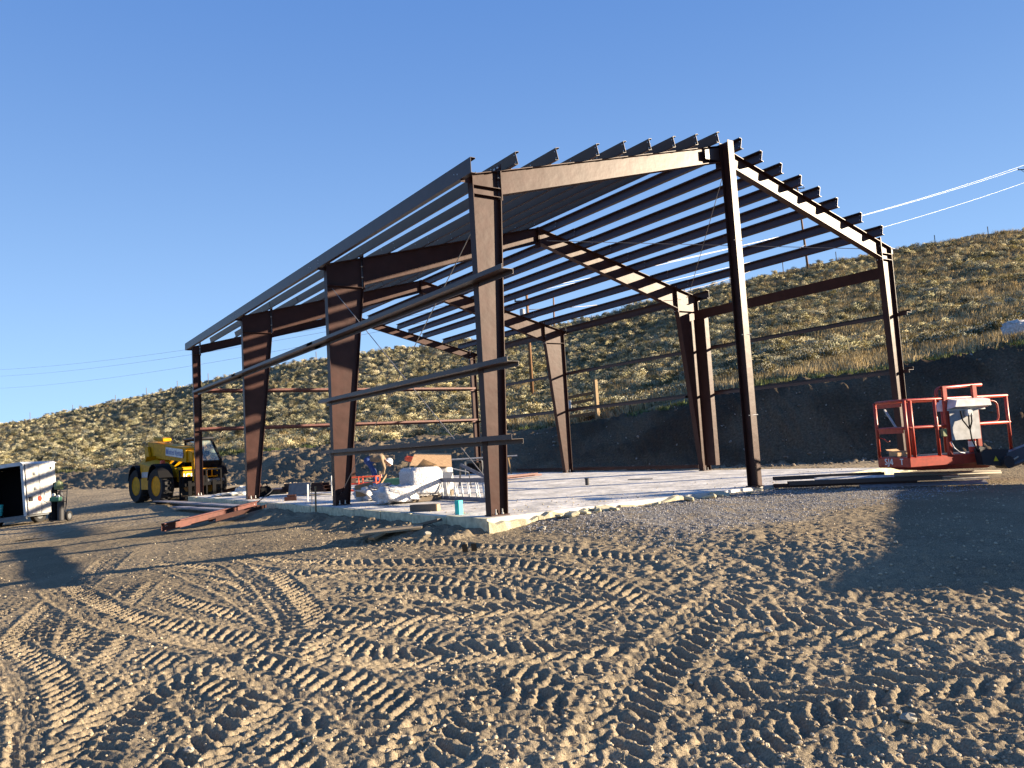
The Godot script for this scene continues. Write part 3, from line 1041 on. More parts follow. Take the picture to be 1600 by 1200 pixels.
func build_trailer() -> void:
	# local x runs along the open rear from the photographer's left to the near right corner, -z runs forward
	var t := thing("cargo_trailer", "white enclosed cargo trailer with its end open and dark, striped by shadows of the frame", "trailer", Vector3(-4.97, -0.25, -20.06), -0.74)
	t.rotation.z = 0.075
	var wd := 2.15
	var ln := 1.5
	var hh := 1.68
	var mb := MB.new()
	mb.box(Vector3(-wd * 0.5, 0.0, -ln * 0.5), Vector3(wd, 0.07, ln))
	mb.beam(Vector3(0, -0.05, 0.02), Vector3(-wd, -0.05, 0.02), 0.06, 0.1)
	put("floor", mb, mat.grey, t)
	mb = MB.new()
	mb.box(Vector3(-0.02, hh * 0.5, -ln * 0.5), Vector3(0.04, hh, ln - 0.16))
	var w1 := put("side_wall", mb, mat.white_dirty, t)
	mb = MB.new()
	mb.box(Vector3(0.006, hh * 0.5, -0.66), Vector3(0.02, hh - 0.06, 0.035))
	mb.box(Vector3(0.006, hh * 0.93, -1.0), Vector3(0.02, 0.03, 0.7))
	put("seam_strip", mb, mat.grey_light, w1)
	mb = MB.new()
	mb.box(Vector3(-wd + 0.02, hh * 0.5, -ln * 0.5), Vector3(0.04, hh, ln))
	put("side_wall", mb, mat.white_dirty, t)
	mb = MB.new()
	mb.box(Vector3(-wd * 0.5, hh * 0.5, -ln + 0.02), Vector3(wd - 0.3, hh, 0.04))
	var n := 5
	for i in n:
		var a := PI * 0.5 * i / n
		var b := PI * 0.5 * (i + 1) / n
		mb.plate(Vector3(-0.17 + 0.15 * cos(a), 0, -ln + 0.17 - 0.15 * sin(a)), Vector3(-0.17 + 0.15 * cos(b), 0, -ln + 0.17 - 0.15 * sin(b)), Vector3(-0.17 + 0.15 * cos(b), hh, -ln + 0.17 - 0.15 * sin(b)), Vector3(-0.17 + 0.15 * cos(a), hh, -ln + 0.17 - 0.15 * sin(a)), Vector3(cos(a), 0, -sin(a)), 0.03)
	put("front_wall", mb, mat.white_dirty, t)
	mb = MB.new()
	var ring0 := []
	var ring1 := []
	for e in [[-wd - 0.01, 0.0], [-wd + 0.10, 0.085], [-0.10, 0.085], [0.01, 0.0]]:
		ring0.append(Vector3(e[0], hh + e[1], 0.02))
		ring1.append(Vector3(e[0], hh + e[1], -ln - 0.01))
	mb.loft([ring0, ring1])
	put("roof", mb, mat.white, t)
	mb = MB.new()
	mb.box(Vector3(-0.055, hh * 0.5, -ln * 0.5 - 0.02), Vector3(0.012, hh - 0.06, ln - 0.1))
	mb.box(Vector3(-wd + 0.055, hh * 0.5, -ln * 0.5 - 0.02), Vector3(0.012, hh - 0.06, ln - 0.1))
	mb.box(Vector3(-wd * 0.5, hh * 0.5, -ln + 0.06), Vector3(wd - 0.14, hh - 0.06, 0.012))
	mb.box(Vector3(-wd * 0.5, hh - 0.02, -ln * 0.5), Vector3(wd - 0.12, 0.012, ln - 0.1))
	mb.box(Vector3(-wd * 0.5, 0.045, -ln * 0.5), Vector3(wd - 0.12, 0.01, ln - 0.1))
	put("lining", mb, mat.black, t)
	# rear frame post with hinges, marker and tail lamp
	mb = MB.new()
	mb.box(Vector3(-0.05, hh * 0.5, 0.0), Vector3(0.09, hh, 0.05))
	mb.box(Vector3(-wd * 0.5, hh - 0.01, 0.0), Vector3(wd, 0.05, 0.05))
	put("rear_frame", mb, mat.white, t)
	for y in [1.35, 0.86]:
		mb = MB.new()
		mb.bevel(Vector3(0.02, y, -0.42), Vector3(0.03, 0.1, 0.10), 0.008)
		put("hinge", mb, mat.grey, t)
	mb = MB.new()
	mb.lathe([[0.085, 0.0], [0.085, 0.02], [0.06, 0.04], [0.0, 0.045]], Vector3(0.005, 0.52, -0.60), Vector3.RIGHT, 16)
	put("tail_lamp", mb, mat.red, t)
	mb = MB.new()
	mb.bevel(Vector3(0.02, 0.53, -0.20), Vector3(0.03, 0.15, 0.16), 0.008)
	put("latch", mb, mat.dark, t)
	mb = MB.new()
	mb.bevel(Vector3(0.012, hh - 0.16, -ln + 0.3), Vector3(0.03, 0.08, 0.07), 0.01)
	put("marker_lamp", mb, mat.dark, t)
	for x in [-0.28, -wd + 0.28]:
		var w := wheel(t, Vector3(x, -0.02, -ln * 0.55), 0.30, 0.18, mat.grey, PI / 2, 0)
		w.position.y = 0.02
	mb = MB.new()
	mb.beam(Vector3(-wd * 0.5, 0.0, -ln), Vector3(-wd * 0.5, 0.02, -ln - 1.3), 0.1, 0.1)
	put("tongue", mb, mat.black, t)
	# things inside the dark box
	var bkt := thing("bucket", "teal plastic bucket just inside the dark open trailer", "bucket", Vector3(-5.75, -0.22, -20.95))
	mb = MB.new()
	mb.lathe([[0.13, 0.0], [0.16, 0.36], [0.145, 0.36], [0.12, 0.03], [0.0, 0.03]], Vector3.ZERO, Vector3.UP, 20)
	put("pail", mb, mat.teal, bkt)
	mb = MB.new()
	mb.tube([Vector3(-0.16, 0.34, 0), Vector3(-0.1, 0.24, 0.13), Vector3(0.1, 0.24, 0.13), Vector3(0.16, 0.34, 0)], 0.006, 5)
	put("handle", mb, mat.zinc, bkt)

func build_hand_truck() -> void:
	var p := Vector3(-4.12, 0, -18.93)
	p.y = terrain(p.x, p.z) + 0.02
	var t := thing("welding_cart", "two-wheeled welding cart with gas cylinders standing against the white trailer", "welding cart", p, -0.6)
	var mb := MB.new()
	for x in [-0.2, 0.2]:
		mb.tube([Vector3(x, 0.06, 0.1), Vector3(x, 0.95, -0.05), Vector3(x * 0.8, 1.12, -0.14)], 0.016, 6)
	for y in [0.3, 0.62, 0.95]:
		mb.tube([Vector3(-0.2, y, 0.1 - y * 0.15), Vector3(0.2, y, 0.1 - y * 0.15)], 0.013, 6)
	mb.box(Vector3(0, 0.05, 0.18), Vector3(0.46, 0.02, 0.3))
	put("frame", mb, mat.dark, t)
	for x in [-0.27, 0.27]:
		wheel(t, Vector3(x, 0.16, 0.0), 0.165, 0.07, mat.grey, PI / 2 if x > 0 else -PI / 2, 0)
	for e in [[-0.09, 1.18, 0.085, mat.black], [0.11, 1.0, 0.10, mat.dark]]:
		mb = MB.new()
		mb.lathe([[e[2], 0.0], [e[2], e[1] - 0.25], [e[2] * 0.7, e[1] - 0.14], [0.025, e[1] - 0.1], [0.025, e[1]], [0.0, e[1]]], Vector3(e[0], 0.06, 0.17), Vector3.UP, 18)
		put("gas_cylinder", mb, e[3], t)
	mb = MB.new()
	mb.lathe([[0.12, 0.0], [0.14, 0.1], [0.11, 0.22], [0.0, 0.28]], Vector3(0.05, 1.02, 0.16), Vector3.UP, 16)
	put("cylinder_cap", mb, mat.olive, t)
	mb = MB.new()
	mb.bevel(Vector3(0.02, 0.72, 0.28), Vector3(0.34, 0.16, 0.16), 0.03)
	put("tool_pouch", mb, mat.green, t)
	for s in [[Vector3(-0.09, 1.2, 0.17), Vector3(-0.36, 1.0, 0.2), Vector3(-0.4, 0.7, 0.25), Vector3(-0.2, 0.6, 0.3)], [Vector3(0.1, 0.9, 0.25), Vector3(0.3, 0.75, 0.3), Vector3(0.26, 0.45, 0.3), Vector3(0.1, 0.5, 0.32)]]:
		mb = MB.new(true)
		mb.tube(s, 0.012, 6)
		put("hose", mb, mat.white_dirty if s[0].x < 0 else mat.dark, t)
	mb = MB.new()
	mb.lathe([[0.05, 0.0], [0.05, 0.05]], Vector3(-0.02, 0.86, 0.3), Vector3.BACK, 14)
	mb.lathe([[0.05, 0.0], [0.05, 0.05]], Vector3(0.12, 0.80, 0.3), Vector3.BACK, 14)
	put("gauge", mb, mat.white, t)

func bent(pts: Array, r := 0.10) -> Array:      # rounds the corners of a tube path
	var out := [pts[0]]
	for i in range(1, pts.size() - 1):
		var a: Vector3 = (pts[i - 1] - pts[i]).normalized() * r
		var b: Vector3 = (pts[i + 1] - pts[i]).normalized() * r
		for k in 5:
			var f := k / 4.0
			out.append((pts[i] + a) * (1 - f) * (1 - f) + pts[i] * 2.0 * f * (1 - f) + (pts[i] + b) * f * f)
	out.append(pts[-1])
	return out

func build_lift() -> void:
	# local x runs along the long front of the platform, z towards the photographer, origin under the near corner
	var t := thing("boom_lift", "red boom lift with its railed work platform lowered beside the slab", "boom lift", Vector3(6.97, 0.24, 2.63), YAW + 0.25)
	var pf := Node3D.new()
	pf.name = "platform"
	t.add_child(pf, true)
	var ln := 2.1
	var dp := 0.8
	pf.scale.x = 1.07
	var mb := MB.new()
	mb.bevel(Vector3(ln * 0.5, 0.10, -dp * 0.5), Vector3(ln, 0.19, dp), 0.02)
	put("tray", mb, mat.lift_red, pf)
	mb = MB.new()
	mb.hexa([Vector3(0.3, -0.05, -0.65), Vector3(ln - 0.5, -0.09, -0.65), Vector3(ln - 0.5, -0.09, -0.1), Vector3(0.3, -0.05, -0.1), Vector3(0.15, 0.004, -0.72), Vector3(ln - 0.3, 0.004, -0.72), Vector3(ln - 0.3, 0.004, -0.05), Vector3(0.15, 0.004, -0.05)])
	put("floor_beam", mb, mat.lift_red, pf)
	mb = MB.new()
	mb.box(Vector3(ln * 0.5, 0.19, -dp * 0.5), Vector3(ln - 0.1, 0.012, dp - 0.1))
	put("deck", mb, mat.dark, pf)
	var letter := lettering("SJ4", 0.15, mat.decal_white, pf, Vector3(-0.004, 0.115, -0.50), -PI / 2)
	letter = lettering("T", 0.15, mat.decal_white, pf, Vector3(-0.004, 0.115, -0.18), -PI / 2)
	# posts
	for q in [[0.03, -0.03], [0.03, -dp + 0.03], [0.14, -0.03], [0.62, -0.03], [ln - 0.03, -0.03], [ln - 0.03, -dp + 0.03], [0.7, -dp + 0.03], [1.4, -dp + 0.03]]:
		mb = MB.new(true)
		mb.tube([Vector3(q[0], 0.18, q[1]), Vector3(q[0], 1.18, q[1])], 0.028, 8)
		put("post", mb, mat.lift_red, pf)
	for x in [0.82, 1.42]:
		mb = MB.new()
		mb.beam(Vector3(x, 0.18, -0.02), Vector3(x, 1.40, -0.02), 0.075, 0.05, Vector3.BACK)
		put("console_post", mb, mat.lift_red, pf)
	# rails round the platform
	for y in [0.70, 1.18]:
		mb = MB.new(true)
		mb.tube(bent([Vector3(ln, y, -0.03), Vector3(0.03, y, -0.03), Vector3(0.03, y, -dp + 0.03), Vector3(ln - 0.03, y, -dp + 0.03), Vector3(ln - 0.03, y, -0.10)], 0.07), 0.027, 8)
		put("rail", mb, mat.lift_red, pf)
	mb = MB.new(true)
	mb.tube(bent([Vector3(0.70, 1.12, -0.06), Vector3(0.70, 1.37, -0.06), Vector3(1.62, 1.40, -0.06)], 0.1), 0.03, 8)
	put("top_bar", mb, mat.lift_red, pf)
	mb = MB.new(true)
	mb.tube(bent([Vector3(1.5, 1.10, -0.05), Vector3(ln - 0.2, 1.10, -0.05), Vector3(ln - 0.2, 0.72, -0.05), Vector3(1.5, 0.72, -0.05)], 0.12), 0.016, 8)
	put("hand_rail", mb, mat.lift_red, pf)
	mb = MB.new()
	mb.beam(Vector3(0.02, 0.66, -0.1), Vector3(0.02, 0.66, -dp + 0.1), 0.02, 0.09)
	mb.beam(Vector3(0.02, 1.11, -0.1), Vector3(0.02, 1.11, -dp + 0.1), 0.02, 0.07)
	put("gate_bar", mb, mat.lift_red, pf)
	mb = MB.new()
	mb.beam(Vector3(0.05, 1.05, -0.55), Vector3(0.06, 0.72, -0.32), 0.035, 0.02)
	put("gate_strap", mb, mat.grey_light, pf)
	mb = MB.new(true)
	mb.tube([Vector3(0.05, 0.55, -0.75), Vector3(0.1, 0.52, -0.7), Vector3(0.1, 0.47, -0.62), Vector3(0.08, 0.48, -0.54)], 0.01, 6)
	put("hook", mb, mat.lift_red, pf)
	# control console and its grey shield
	mb = MB.new()
	mb.hexa([Vector3(0.82, 0.96, 0.02), Vector3(1.58, 0.96, 0.02), Vector3(1.58, 0.96, -0.3), Vector3(0.82, 0.96, -0.3), Vector3(0.86, 1.16, 0.0), Vector3(1.56, 1.16, 0.0), Vector3(1.5, 1.2, -0.3), Vector3(0.95, 1.2, -0.3)])
	mb.hexa([Vector3(0.86, 1.02, 0.16), Vector3(1.58, 1.02, 0.16), Vector3(1.58, 0.98, 0.01), Vector3(0.82, 0.98, 0.01), Vector3(0.9, 1.13, 0.16), Vector3(1.56, 1.13, 0.16), Vector3(1.56, 1.165, 0.01), Vector3(0.86, 1.165, 0.01)])
	put("control_console", mb, mat.white, pf)
	mb = MB.new()
	mb.box(Vector3(1.13, 0.70, 0.03), Vector3(0.58, 0.52, 0.012))
	put("shield_plate", mb, mat.grey_light, pf)
	mb = MB.new()
	mb.bevel(Vector3(1.17, 0.90, 0.09), Vector3(0.12, 0.12, 0.08), 0.015)
	put("plug_box", mb, mat.white, pf)
	for s in [[Vector3(1.14, 0.9, 0.12), Vector3(1.12, 0.7, 0.13), Vector3(1.15, 0.45, 0.12), Vector3(1.26, 0.22, 0.10), Vector3(1.4, 0.12, 0.12)], [Vector3(1.19, 0.9, 0.12), Vector3(1.17, 0.75, 0.14), Vector3(1.13, 0.62, 0.13)], [Vector3(0.98, 0.95, 0.12), Vector3(1.0, 0.78, 0.13), Vector3(1.12, 0.62, 0.13)]]:
		mb = MB.new(true)
		mb.tube(s, 0.012, 6)
		put("cable", mb, mat.black, pf)
	mb = MB.new(true)
	mb.tube([Vector3(0.82, 0.42, 0.02), Vector3(0.86, 0.3, 0.04), Vector3(0.95, 0.22, 0.05), Vector3(1.06, 0.2, 0.05)], 0.012, 6)
	put("lanyard", mb, mat.grey_light, pf)
	mb = MB.new()
	mb.bevel(Vector3(0.72, 0.58, -0.0), Vector3(0.09, 0.14, 0.06), 0.01)
	put("manual_box", mb, mat.olive, pf)
	# foot of the mast and the bracket behind the platform
	mb = MB.new()
	mb.hexa([Vector3(1.40, -0.02, 0.0), Vector3(1.92, -0.08, 0.0), Vector3(1.92, -0.08, 0.14), Vector3(1.40, -0.02, 0.14), Vector3(1.36, 0.26, 0.0), Vector3(1.97, 0.22, 0.0), Vector3(1.97, 0.22, 0.14), Vector3(1.36, 0.26, 0.14)])
	mb.beam(Vector3(1.36, 0.28, 0.08), Vector3(1.92, 0.06, 0.1), 0.1, 0.08)
	mb.lathe([[0.11, -0.12], [0.11, 0.12]], Vector3(1.88, 0.0, 0.1), Vector3.BACK, 16)
	var jib := put("boom_foot", mb, mat.dark, t)
	mb = MB.new()
	mb.prism([Vector3(1.62, 0.03, 0.146), Vector3(1.72, 0.03, 0.146), Vector3(1.67, 0.12, 0.146)], Vector3(0, 0, 0.004))
	put("warning_decal", mb, mat.decal_yellow, jib)
	# jib, knuckle, boom and base; most of the machine stands outside the picture
	var inv := t.transform.affine_inverse()
	var kn: Vector3 = inv * Vector3(10.6, 1.02, 4.7)
	var tt: Vector3 = inv * Vector3(12.6, 1.1, 7.4)
	var bs := Vector3(1.95, 0.05, 0.06)
	mb = MB.new()
	mb.beam(bs, bs.lerp(kn, 0.35), 0.17, 0.20)
	mb.beam(bs.lerp(kn, 0.30), kn, 0.24, 0.28)
	put("jib", mb, mat.boom_grey, t)
	mb = MB.new()
	mb.tube([Vector3(2.0, -0.06, 0.14), bs.lerp(kn, 0.34) + Vector3(0, -0.14, 0.06)], 0.045, 10)
	mb.lathe([[0.12, -0.1], [0.12, 0.1]], bs.lerp(kn, 0.17) + Vector3(0, -0.15, 0.07), Vector3.BACK, 18)
	mb.lathe([[0.075, -0.115], [0.075, 0.115]], bs.lerp(kn, 0.17) + Vector3(0, -0.15, 0.07), Vector3.BACK, 18)
	put("jib_ram", mb, mat.boom_grey, t)
	mb = MB.new()
	mb.tube([Vector3(1.90, 0.0, 0.2), Vector3(2.1, 0.08, 0.2)], 0.016, 8)
	put("lock_pin", mb, mat.stone_pale, t)
	mb = MB.new()
	mb.beam(kn, tt, 0.36, 0.42)
	put("boom", mb, mat.boom_grey, t)
	var base: Vector3 = inv * Vector3(10.15, -0.3, 9.8)
	var tb := Basis(Vector3.UP, -0.68)
	mb = MB.new()
	mb.bevel(base + Vector3(0, 1.42, 0), Vector3(2.2, 1.5, 7.8), 0.12, tb)
	put("turret", mb, mat.lift_red, t)
	mb = MB.new()
	mb.bevel(base + Vector3(0, 0.55, 0), Vector3(1.5, 0.4, 5.6), 0.05, tb)
	put("chassis", mb, mat.dark, t)
	for q in [[-0.95, -2.0], [-0.95, 2.0], [0.95, -2.0], [0.95, 2.0]]:
		wheel(t, base + tb * Vector3(q[0], 0.47, q[1]), 0.47, 0.36, mat.grey_light, (PI / 2 if q[0] > 0 else -PI / 2) - 0.68, 16)
	var fx: Vector3 = t.transform * Vector3(1.46, 0.2, -0.12)
	var ex := thing("fire_extinguisher", "small red fire extinguisher clamped beside the console post of the lift platform", "fire extinguisher", fx, YAW)
	mb = MB.new()
	mb.lathe([[0.055, 0.0], [0.06, 0.02], [0.06, 0.26], [0.045, 0.32], [0.02, 0.34], [0.02, 0.36]], Vector3.ZERO, Vector3.UP, 18)
	put("bottle", mb, mat.red, ex)
	mb = MB.new()
	mb.beam(Vector3(-0.07, 0.37, 0), Vector3(0.04, 0.42, 0), 0.03, 0.05)
	put("handle", mb, mat.white, ex)
	mb = MB.new()
	mb.lathe([[0.061, 0.1], [0.061, 0.2]], Vector3.ZERO, Vector3.UP, 18)
	put("label_band", mb, mat.decal_white, ex)
	var bx: Vector3 = t.transform * Vector3(0.25, 0.2, -0.55)
	var bo := thing("parts_carton", "small brown carton on the deck of the lift platform", "box", bx, YAW + 0.3)
	mb = MB.new()
	mb.box(Vector3(0, 0.05, 0), Vector3(0.24, 0.09, 0.18))
	put("carton", mb, mat.card, bo)
	mb = MB.new()
	mb.plate(Vector3(-0.14, 0.096, -0.1), Vector3(0.14, 0.096, -0.1), Vector3(0.12, 0.13, -0.16), Vector3(-0.12, 0.13, -0.16), Vector3(0, 0.8, 0.6), 0.004)
	put("flap", mb, mat.card, bo)

# ---------------------------------------------------------------- person
func capsule_field(lo: Vector3, dims: Vector3i, cell: float, bones: Array, k: float) -> PackedFloat32Array:
	var f := PackedFloat32Array()
	f.resize(dims.x * dims.y * dims.z)
	f.fill(1.0)
	for b in bones:
		var a: Vector3 = b[0]
		var e: Vector3 = b[1]
		var m := maxf(b[2], b[3]) + k + cell * 2.5
		var mn := (a.min(e) - Vector3.ONE * m - lo) / cell
		var mx := (a.max(e) + Vector3.ONE * m - lo) / cell
		var ab := e - a
		var l2 := maxf(ab.length_squared(), 1e-8)
		for z in range(maxi(0, int(mn.z)), mini(dims.z, int(mx.z) + 1)):
			for y in range(maxi(0, int(mn.y)), mini(dims.y, int(mx.y) + 1)):
				for x in range(maxi(0, int(mn.x)), mini(dims.x, int(mx.x) + 1)):
					var p := lo + Vector3(x, y, z) * cell
					var t := clampf((p - a).dot(ab) / l2, 0.0, 1.0)
					var d := (p - a - ab * t).length() - lerpf(b[2], b[3], t)
					var i := (z * dims.y + y) * dims.x + x
					var h := clampf(0.5 + 0.5 * (f[i] - d) / k, 0.0, 1.0)
					f[i] = lerpf(f[i], d, h) - k * h * (1.0 - h)
	return f

func surface_nets(mb: MB, bones: Array, cell: float, k: float, paint: Callable) -> void:
	var lo := Vector3.ONE * 1e6
	var hi := -lo
	for b in bones:
		var m := Vector3.ONE * (maxf(b[2], b[3]) + cell * 3.0)
		lo = lo.min(b[0] - m).min(b[1] - m)
		hi = hi.max(b[0] + m).max(b[1] + m)
	var s := (hi - lo) / cell
	var dm := Vector3i(int(s.x) + 2, int(s.y) + 2, int(s.z) + 2)
	var f := capsule_field(lo, dm, cell, bones, k)
	var at := {}
	var sx := 1
	var sy := dm.x
	var sz := dm.x * dm.y
	for z in dm.z - 1:
		for y in dm.y - 1:
			for x in dm.x - 1:
				var i := z * sz + y * sy + x
				var neg := 0
				for o in [0, sx, sy, sx + sy, sz, sz + sx, sz + sy, sz + sx + sy]:
					if f[i + o] < 0.0:
						neg += 1
				if neg == 0 or neg == 8:
					continue
				var sum := Vector3.ZERO
				var n := 0
				for e in [[0, sx], [sy, sx + sy], [sz, sz + sx], [sz + sy, sz + sx + sy], [0, sy], [sx, sx + sy], [sz, sz + sy], [sz + sx, sz + sx + sy], [0, sz], [sx, sz + sx], [sy, sz + sy], [sx + sy, sz + sx + sy]]:
					var a := f[i + e[0]]
					var b := f[i + e[1]]
					if (a < 0.0) != (b < 0.0):
						var t := a / (a - b)
						var pa := Vector3(1 if e[0] & 1 and false else 0, 0, 0)
						pa = cell_offset(e[0], sy, sz)
						var pb := cell_offset(e[1], sy, sz)
						sum += pa.lerp(pb, t)
						n += 1
				at[i] = lo + (Vector3(x, y, z) + sum / n) * cell
	mb.st.set_smooth_group(0)
	for i in at:
		for ax in 3:
			var st: int = [sx, sy, sz][ax]
			var u: int = [sy, sz, sx][ax]
			var w: int = [sz, sx, sy][ax]
			var a := f[i]
			var b := f[i + st]
			if (a < 0.0) == (b < 0.0):
				continue
			if not (at.has(i - u) and at.has(i - w) and at.has(i - u - w)):
				continue
			var q := [at[i], at[i - u], at[i - u - w], at[i - w]]
			var order := [0, 1, 2, 0, 2, 3] if a >= 0.0 else [0, 2, 1, 0, 3, 2]
			for o in order:
				mb.st.set_color(paint.call(q[o]))
				mb.st.add_vertex(q[o])

func cell_offset(o: int, sy: int, sz: int) -> Vector3:
	var z := 0
	if o >= sz:
		z = 1
		o -= sz
	var y := 0
	if o >= sy:
		y = 1
		o -= sy
	return Vector3(o, y, z)

func build_person() -> void:
	# local x: the way the person faces, z: towards the photographer
	var t := thing("person", "bending person in white hard hat, brown jacket and blue jeans on the slab", "person", Vector3(5.23, 0, -15.41), YAW)
	var skin := Color(0.45, 0.25, 0.16)
	var coat := Color(0.22, 0.16, 0.10)
	var jean := Color(0.022, 0.05, 0.17)
	var boot := Color(0.07, 0.045, 0.03)
	var hip := Vector3(-0.30, 0.86, 0)
	var chest := Vector3(0.14, 0.94, 0)
	var neck := Vector3(0.28, 0.87, 0)
	var head := Vector3(0.395, 0.76, 0)
	var bones := []
	for s in [-1.0, 1.0]:
		var hj := hip + Vector3(0.0, 0, 0.095 * s)
		var kn := Vector3(-0.12 + 0.05 * s, 0.50, 0.13 * s)
		var an := Vector3(-0.02 + 0.08 * s, 0.09, 0.15 * s)
		bones.append([hj, kn, 0.105, 0.068])
		bones.append([kn, an, 0.068, 0.05])
		bones.append([an + Vector3(-0.05, -0.035, 0), an + Vector3(0.17, -0.05, 0.01 * s), 0.05, 0.04])
		var sh := chest + Vector3(0.06, -0.03, 0.17 * s)
		var elb := sh + Vector3(0.06 + 0.04 * s, -0.33, 0.06 * s)
		var wr := Vector3(0.17 + 0.06 * s, 0.32, 0.13 * s)
		bones.append([chest + Vector3(0.02, 0.0, 0.08 * s), sh, 0.10, 0.075])
		bones.append([sh, elb, 0.068, 0.052])
		bones.append([elb, wr, 0.052, 0.036])
	bones.append([hip, hip.lerp(chest, 0.5) + Vector3(0, 0.03, 0), 0.145, 0.14])
	bones.append([hip.lerp(chest, 0.5) + Vector3(0, 0.03, 0), chest, 0.14, 0.15])
	bones.append([chest, neck, 0.10, 0.06])
	bones.append([neck, head, 0.058, 0.06])
	bones.append([head + Vector3(0.01, 0.02, 0), head + Vector3(0.05, -0.06, 0), 0.10, 0.075])
	bones.append([head + Vector3(0.115, -0.05, 0), head + Vector3(0.135, -0.065, 0), 0.018, 0.014])
	bones.append([head + Vector3(0, -0.02, 0.09), head + Vector3(0, -0.05, 0.095), 0.02, 0.016])
	bones.append([head + Vector3(0, -0.02, -0.09), head + Vector3(0, -0.05, -0.095), 0.02, 0.016])
	var paint := func(p: Vector3) -> Color:
		if p.y < 0.15:
			return boot
		if p.x > 0.30 and p.y < 0.90 and p.y > 0.55 and absf(p.z) < 0.14:
			return skin
		if p.y > 0.86 - 0.35 * (p.x + 0.22) and p.x > -0.2:
			return coat
		if p.x > 0.10 and p.y > 0.34:
			return coat
		return jean
	var mb := MB.new(true)
	surface_nets(mb, bones, 0.022, 0.03, paint)
	var skin_paint := func(_p: Vector3) -> Color: return skin
	for s in [-1.0, 1.0]:
		var wr := Vector3(0.17 + 0.06 * s, 0.32, 0.13 * s)
		var hb := [[wr + Vector3(0, 0.03, 0), wr + Vector3(0.01, -0.02, 0), 0.032, 0.03], [wr + Vector3(0.01, -0.03, -0.022), wr + Vector3(0.025, -0.09, -0.024), 0.018, 0.016], [wr + Vector3(0.01, -0.03, 0.022), wr + Vector3(0.025, -0.09, 0.024), 0.018, 0.016], [wr + Vector3(0.01, -0.03, 0), wr + Vector3(0.028, -0.092, 0), 0.018, 0.016]]
		for fi in 4:
			var z := -0.033 + fi * 0.022
			var k0 := wr + Vector3(0.028, -0.092, z)
			var l: float = [0.038, 0.044, 0.042, 0.034][fi]
			var k1 := k0 + Vector3(0.008, -l, z * 0.15)
			var k2 := k1 + Vector3(-0.018, -l * 0.62, 0)
			hb.append([k0, k1, 0.010, 0.009])
			hb.append([k1, k2, 0.009, 0.008])
		var th := wr + Vector3(0.0, -0.04, -0.035 * s)
		hb.append([th, th + Vector3(-0.015, -0.04, -0.022 * s), 0.013, 0.010])
		hb.append([th + Vector3(-0.015, -0.04, -0.022 * s), th + Vector3(-0.005, -0.075, -0.018 * s), 0.010, 0.008])
		surface_nets(mb, hb, 0.006, 0.006, skin_paint)
	put("body", mb, mat.body, t)
	mb = MB.new(true)
	var ax := Vector3(0.55, 0.70, 0).normalized()
	mb.lathe([[0.165, -0.01], [0.155, 0.012], [0.122, 0.016], [0.118, 0.06], [0.09, 0.105], [0.05, 0.13], [0.0, 0.138]], head + ax * 0.02 + Vector3(0.03, 0.01, 0), ax, 22)
	put("hard_hat", mb, mat.hat, t)

# ---------------------------------------------------------------- things lying about
func sack(mb: MB, c: Vector3, s: Vector3, seed_: int, jag := 0.12, bs := Basis.IDENTITY, sq := 0.6) -> void:
	# crumpled rounded heap: a dented box-ball
	var nz := FastNoiseLite.new()
	nz.seed = seed_
	nz.frequency = 1.6
	var rings := []
	for j in 15:
		var a := PI * (j / 14.0 - 0.5)
		var ring := []
		for i in 28:
			var b := TAU * i / 28.0
			var d := Vector3(cos(a) * cos(b), sin(a), cos(a) * sin(b))
			var q := Vector3(signf(d.x) * pow(absf(d.x), sq), signf(d.y) * pow(absf(d.y), sq + 0.05), signf(d.z) * pow(absf(d.z), sq))
			q *= 1.0 + jag * 2.0 * nz.get_noise_3dv(d * 1.7) + jag * nz.get_noise_3dv(d * 4.0) + jag * 0.8 * nz.get_noise_3dv(d * 9.0)
			var p := Vector3(q.x * s.x * 0.5, maxf(q.y * 0.5 + 0.5, 0.0) * s.y, q.z * s.z * 0.5)
			ring.append(c + bs * p)
		rings.append(ring)
	mb.loft(rings, true)

func board(n: String, label: String, cat: String, m: Material, a: Vector3, b: Vector3, w: float, h: float, group := "", tilt := 0.0) -> Node3D:
	var mid := (a + b) * 0.5
	var t := thing(n, label, cat, mid, 0.0, group)
	var mb := MB.new()
	mb.beam(a - mid, b - mid, w, h, Vector3.UP.rotated((b - a).normalized(), tilt))
	put("board", mb, m, t)
	return t

func channel(n: String, label: String, cat: String, m: Material, a: Vector3, b: Vector3, depth: float, fl: float, flat := true, group := "") -> Node3D:
	var mid := (a + b) * 0.5
	var t := thing(n, label, cat, mid, 0.0, group)
	var mb := MB.new()
	var side := (b - a).cross(Vector3.UP).normalized()
	if flat:
		zsec(mb, a - mid, b - mid, side, Vector3.UP, depth, fl, 0.006, true)
	else:
		zsec(mb, a - mid, b - mid, Vector3.UP, side, depth, fl, 0.006, true)
	put("section", mb, m, t)
	bolts(t, [(a - mid) * 0.93 + Vector3(0, 0.01, 0), (a - mid) * 0.9 + Vector3(0, 0.01, 0), (b - mid) * 0.94 + Vector3(0, 0.01, 0)], Vector3.UP, 0.012, 0.02)
	return t

func on_ground(x: float, z: float, dy := 0.0) -> Vector3:
	return Vector3(x, terrain(x, z) + dy, z)

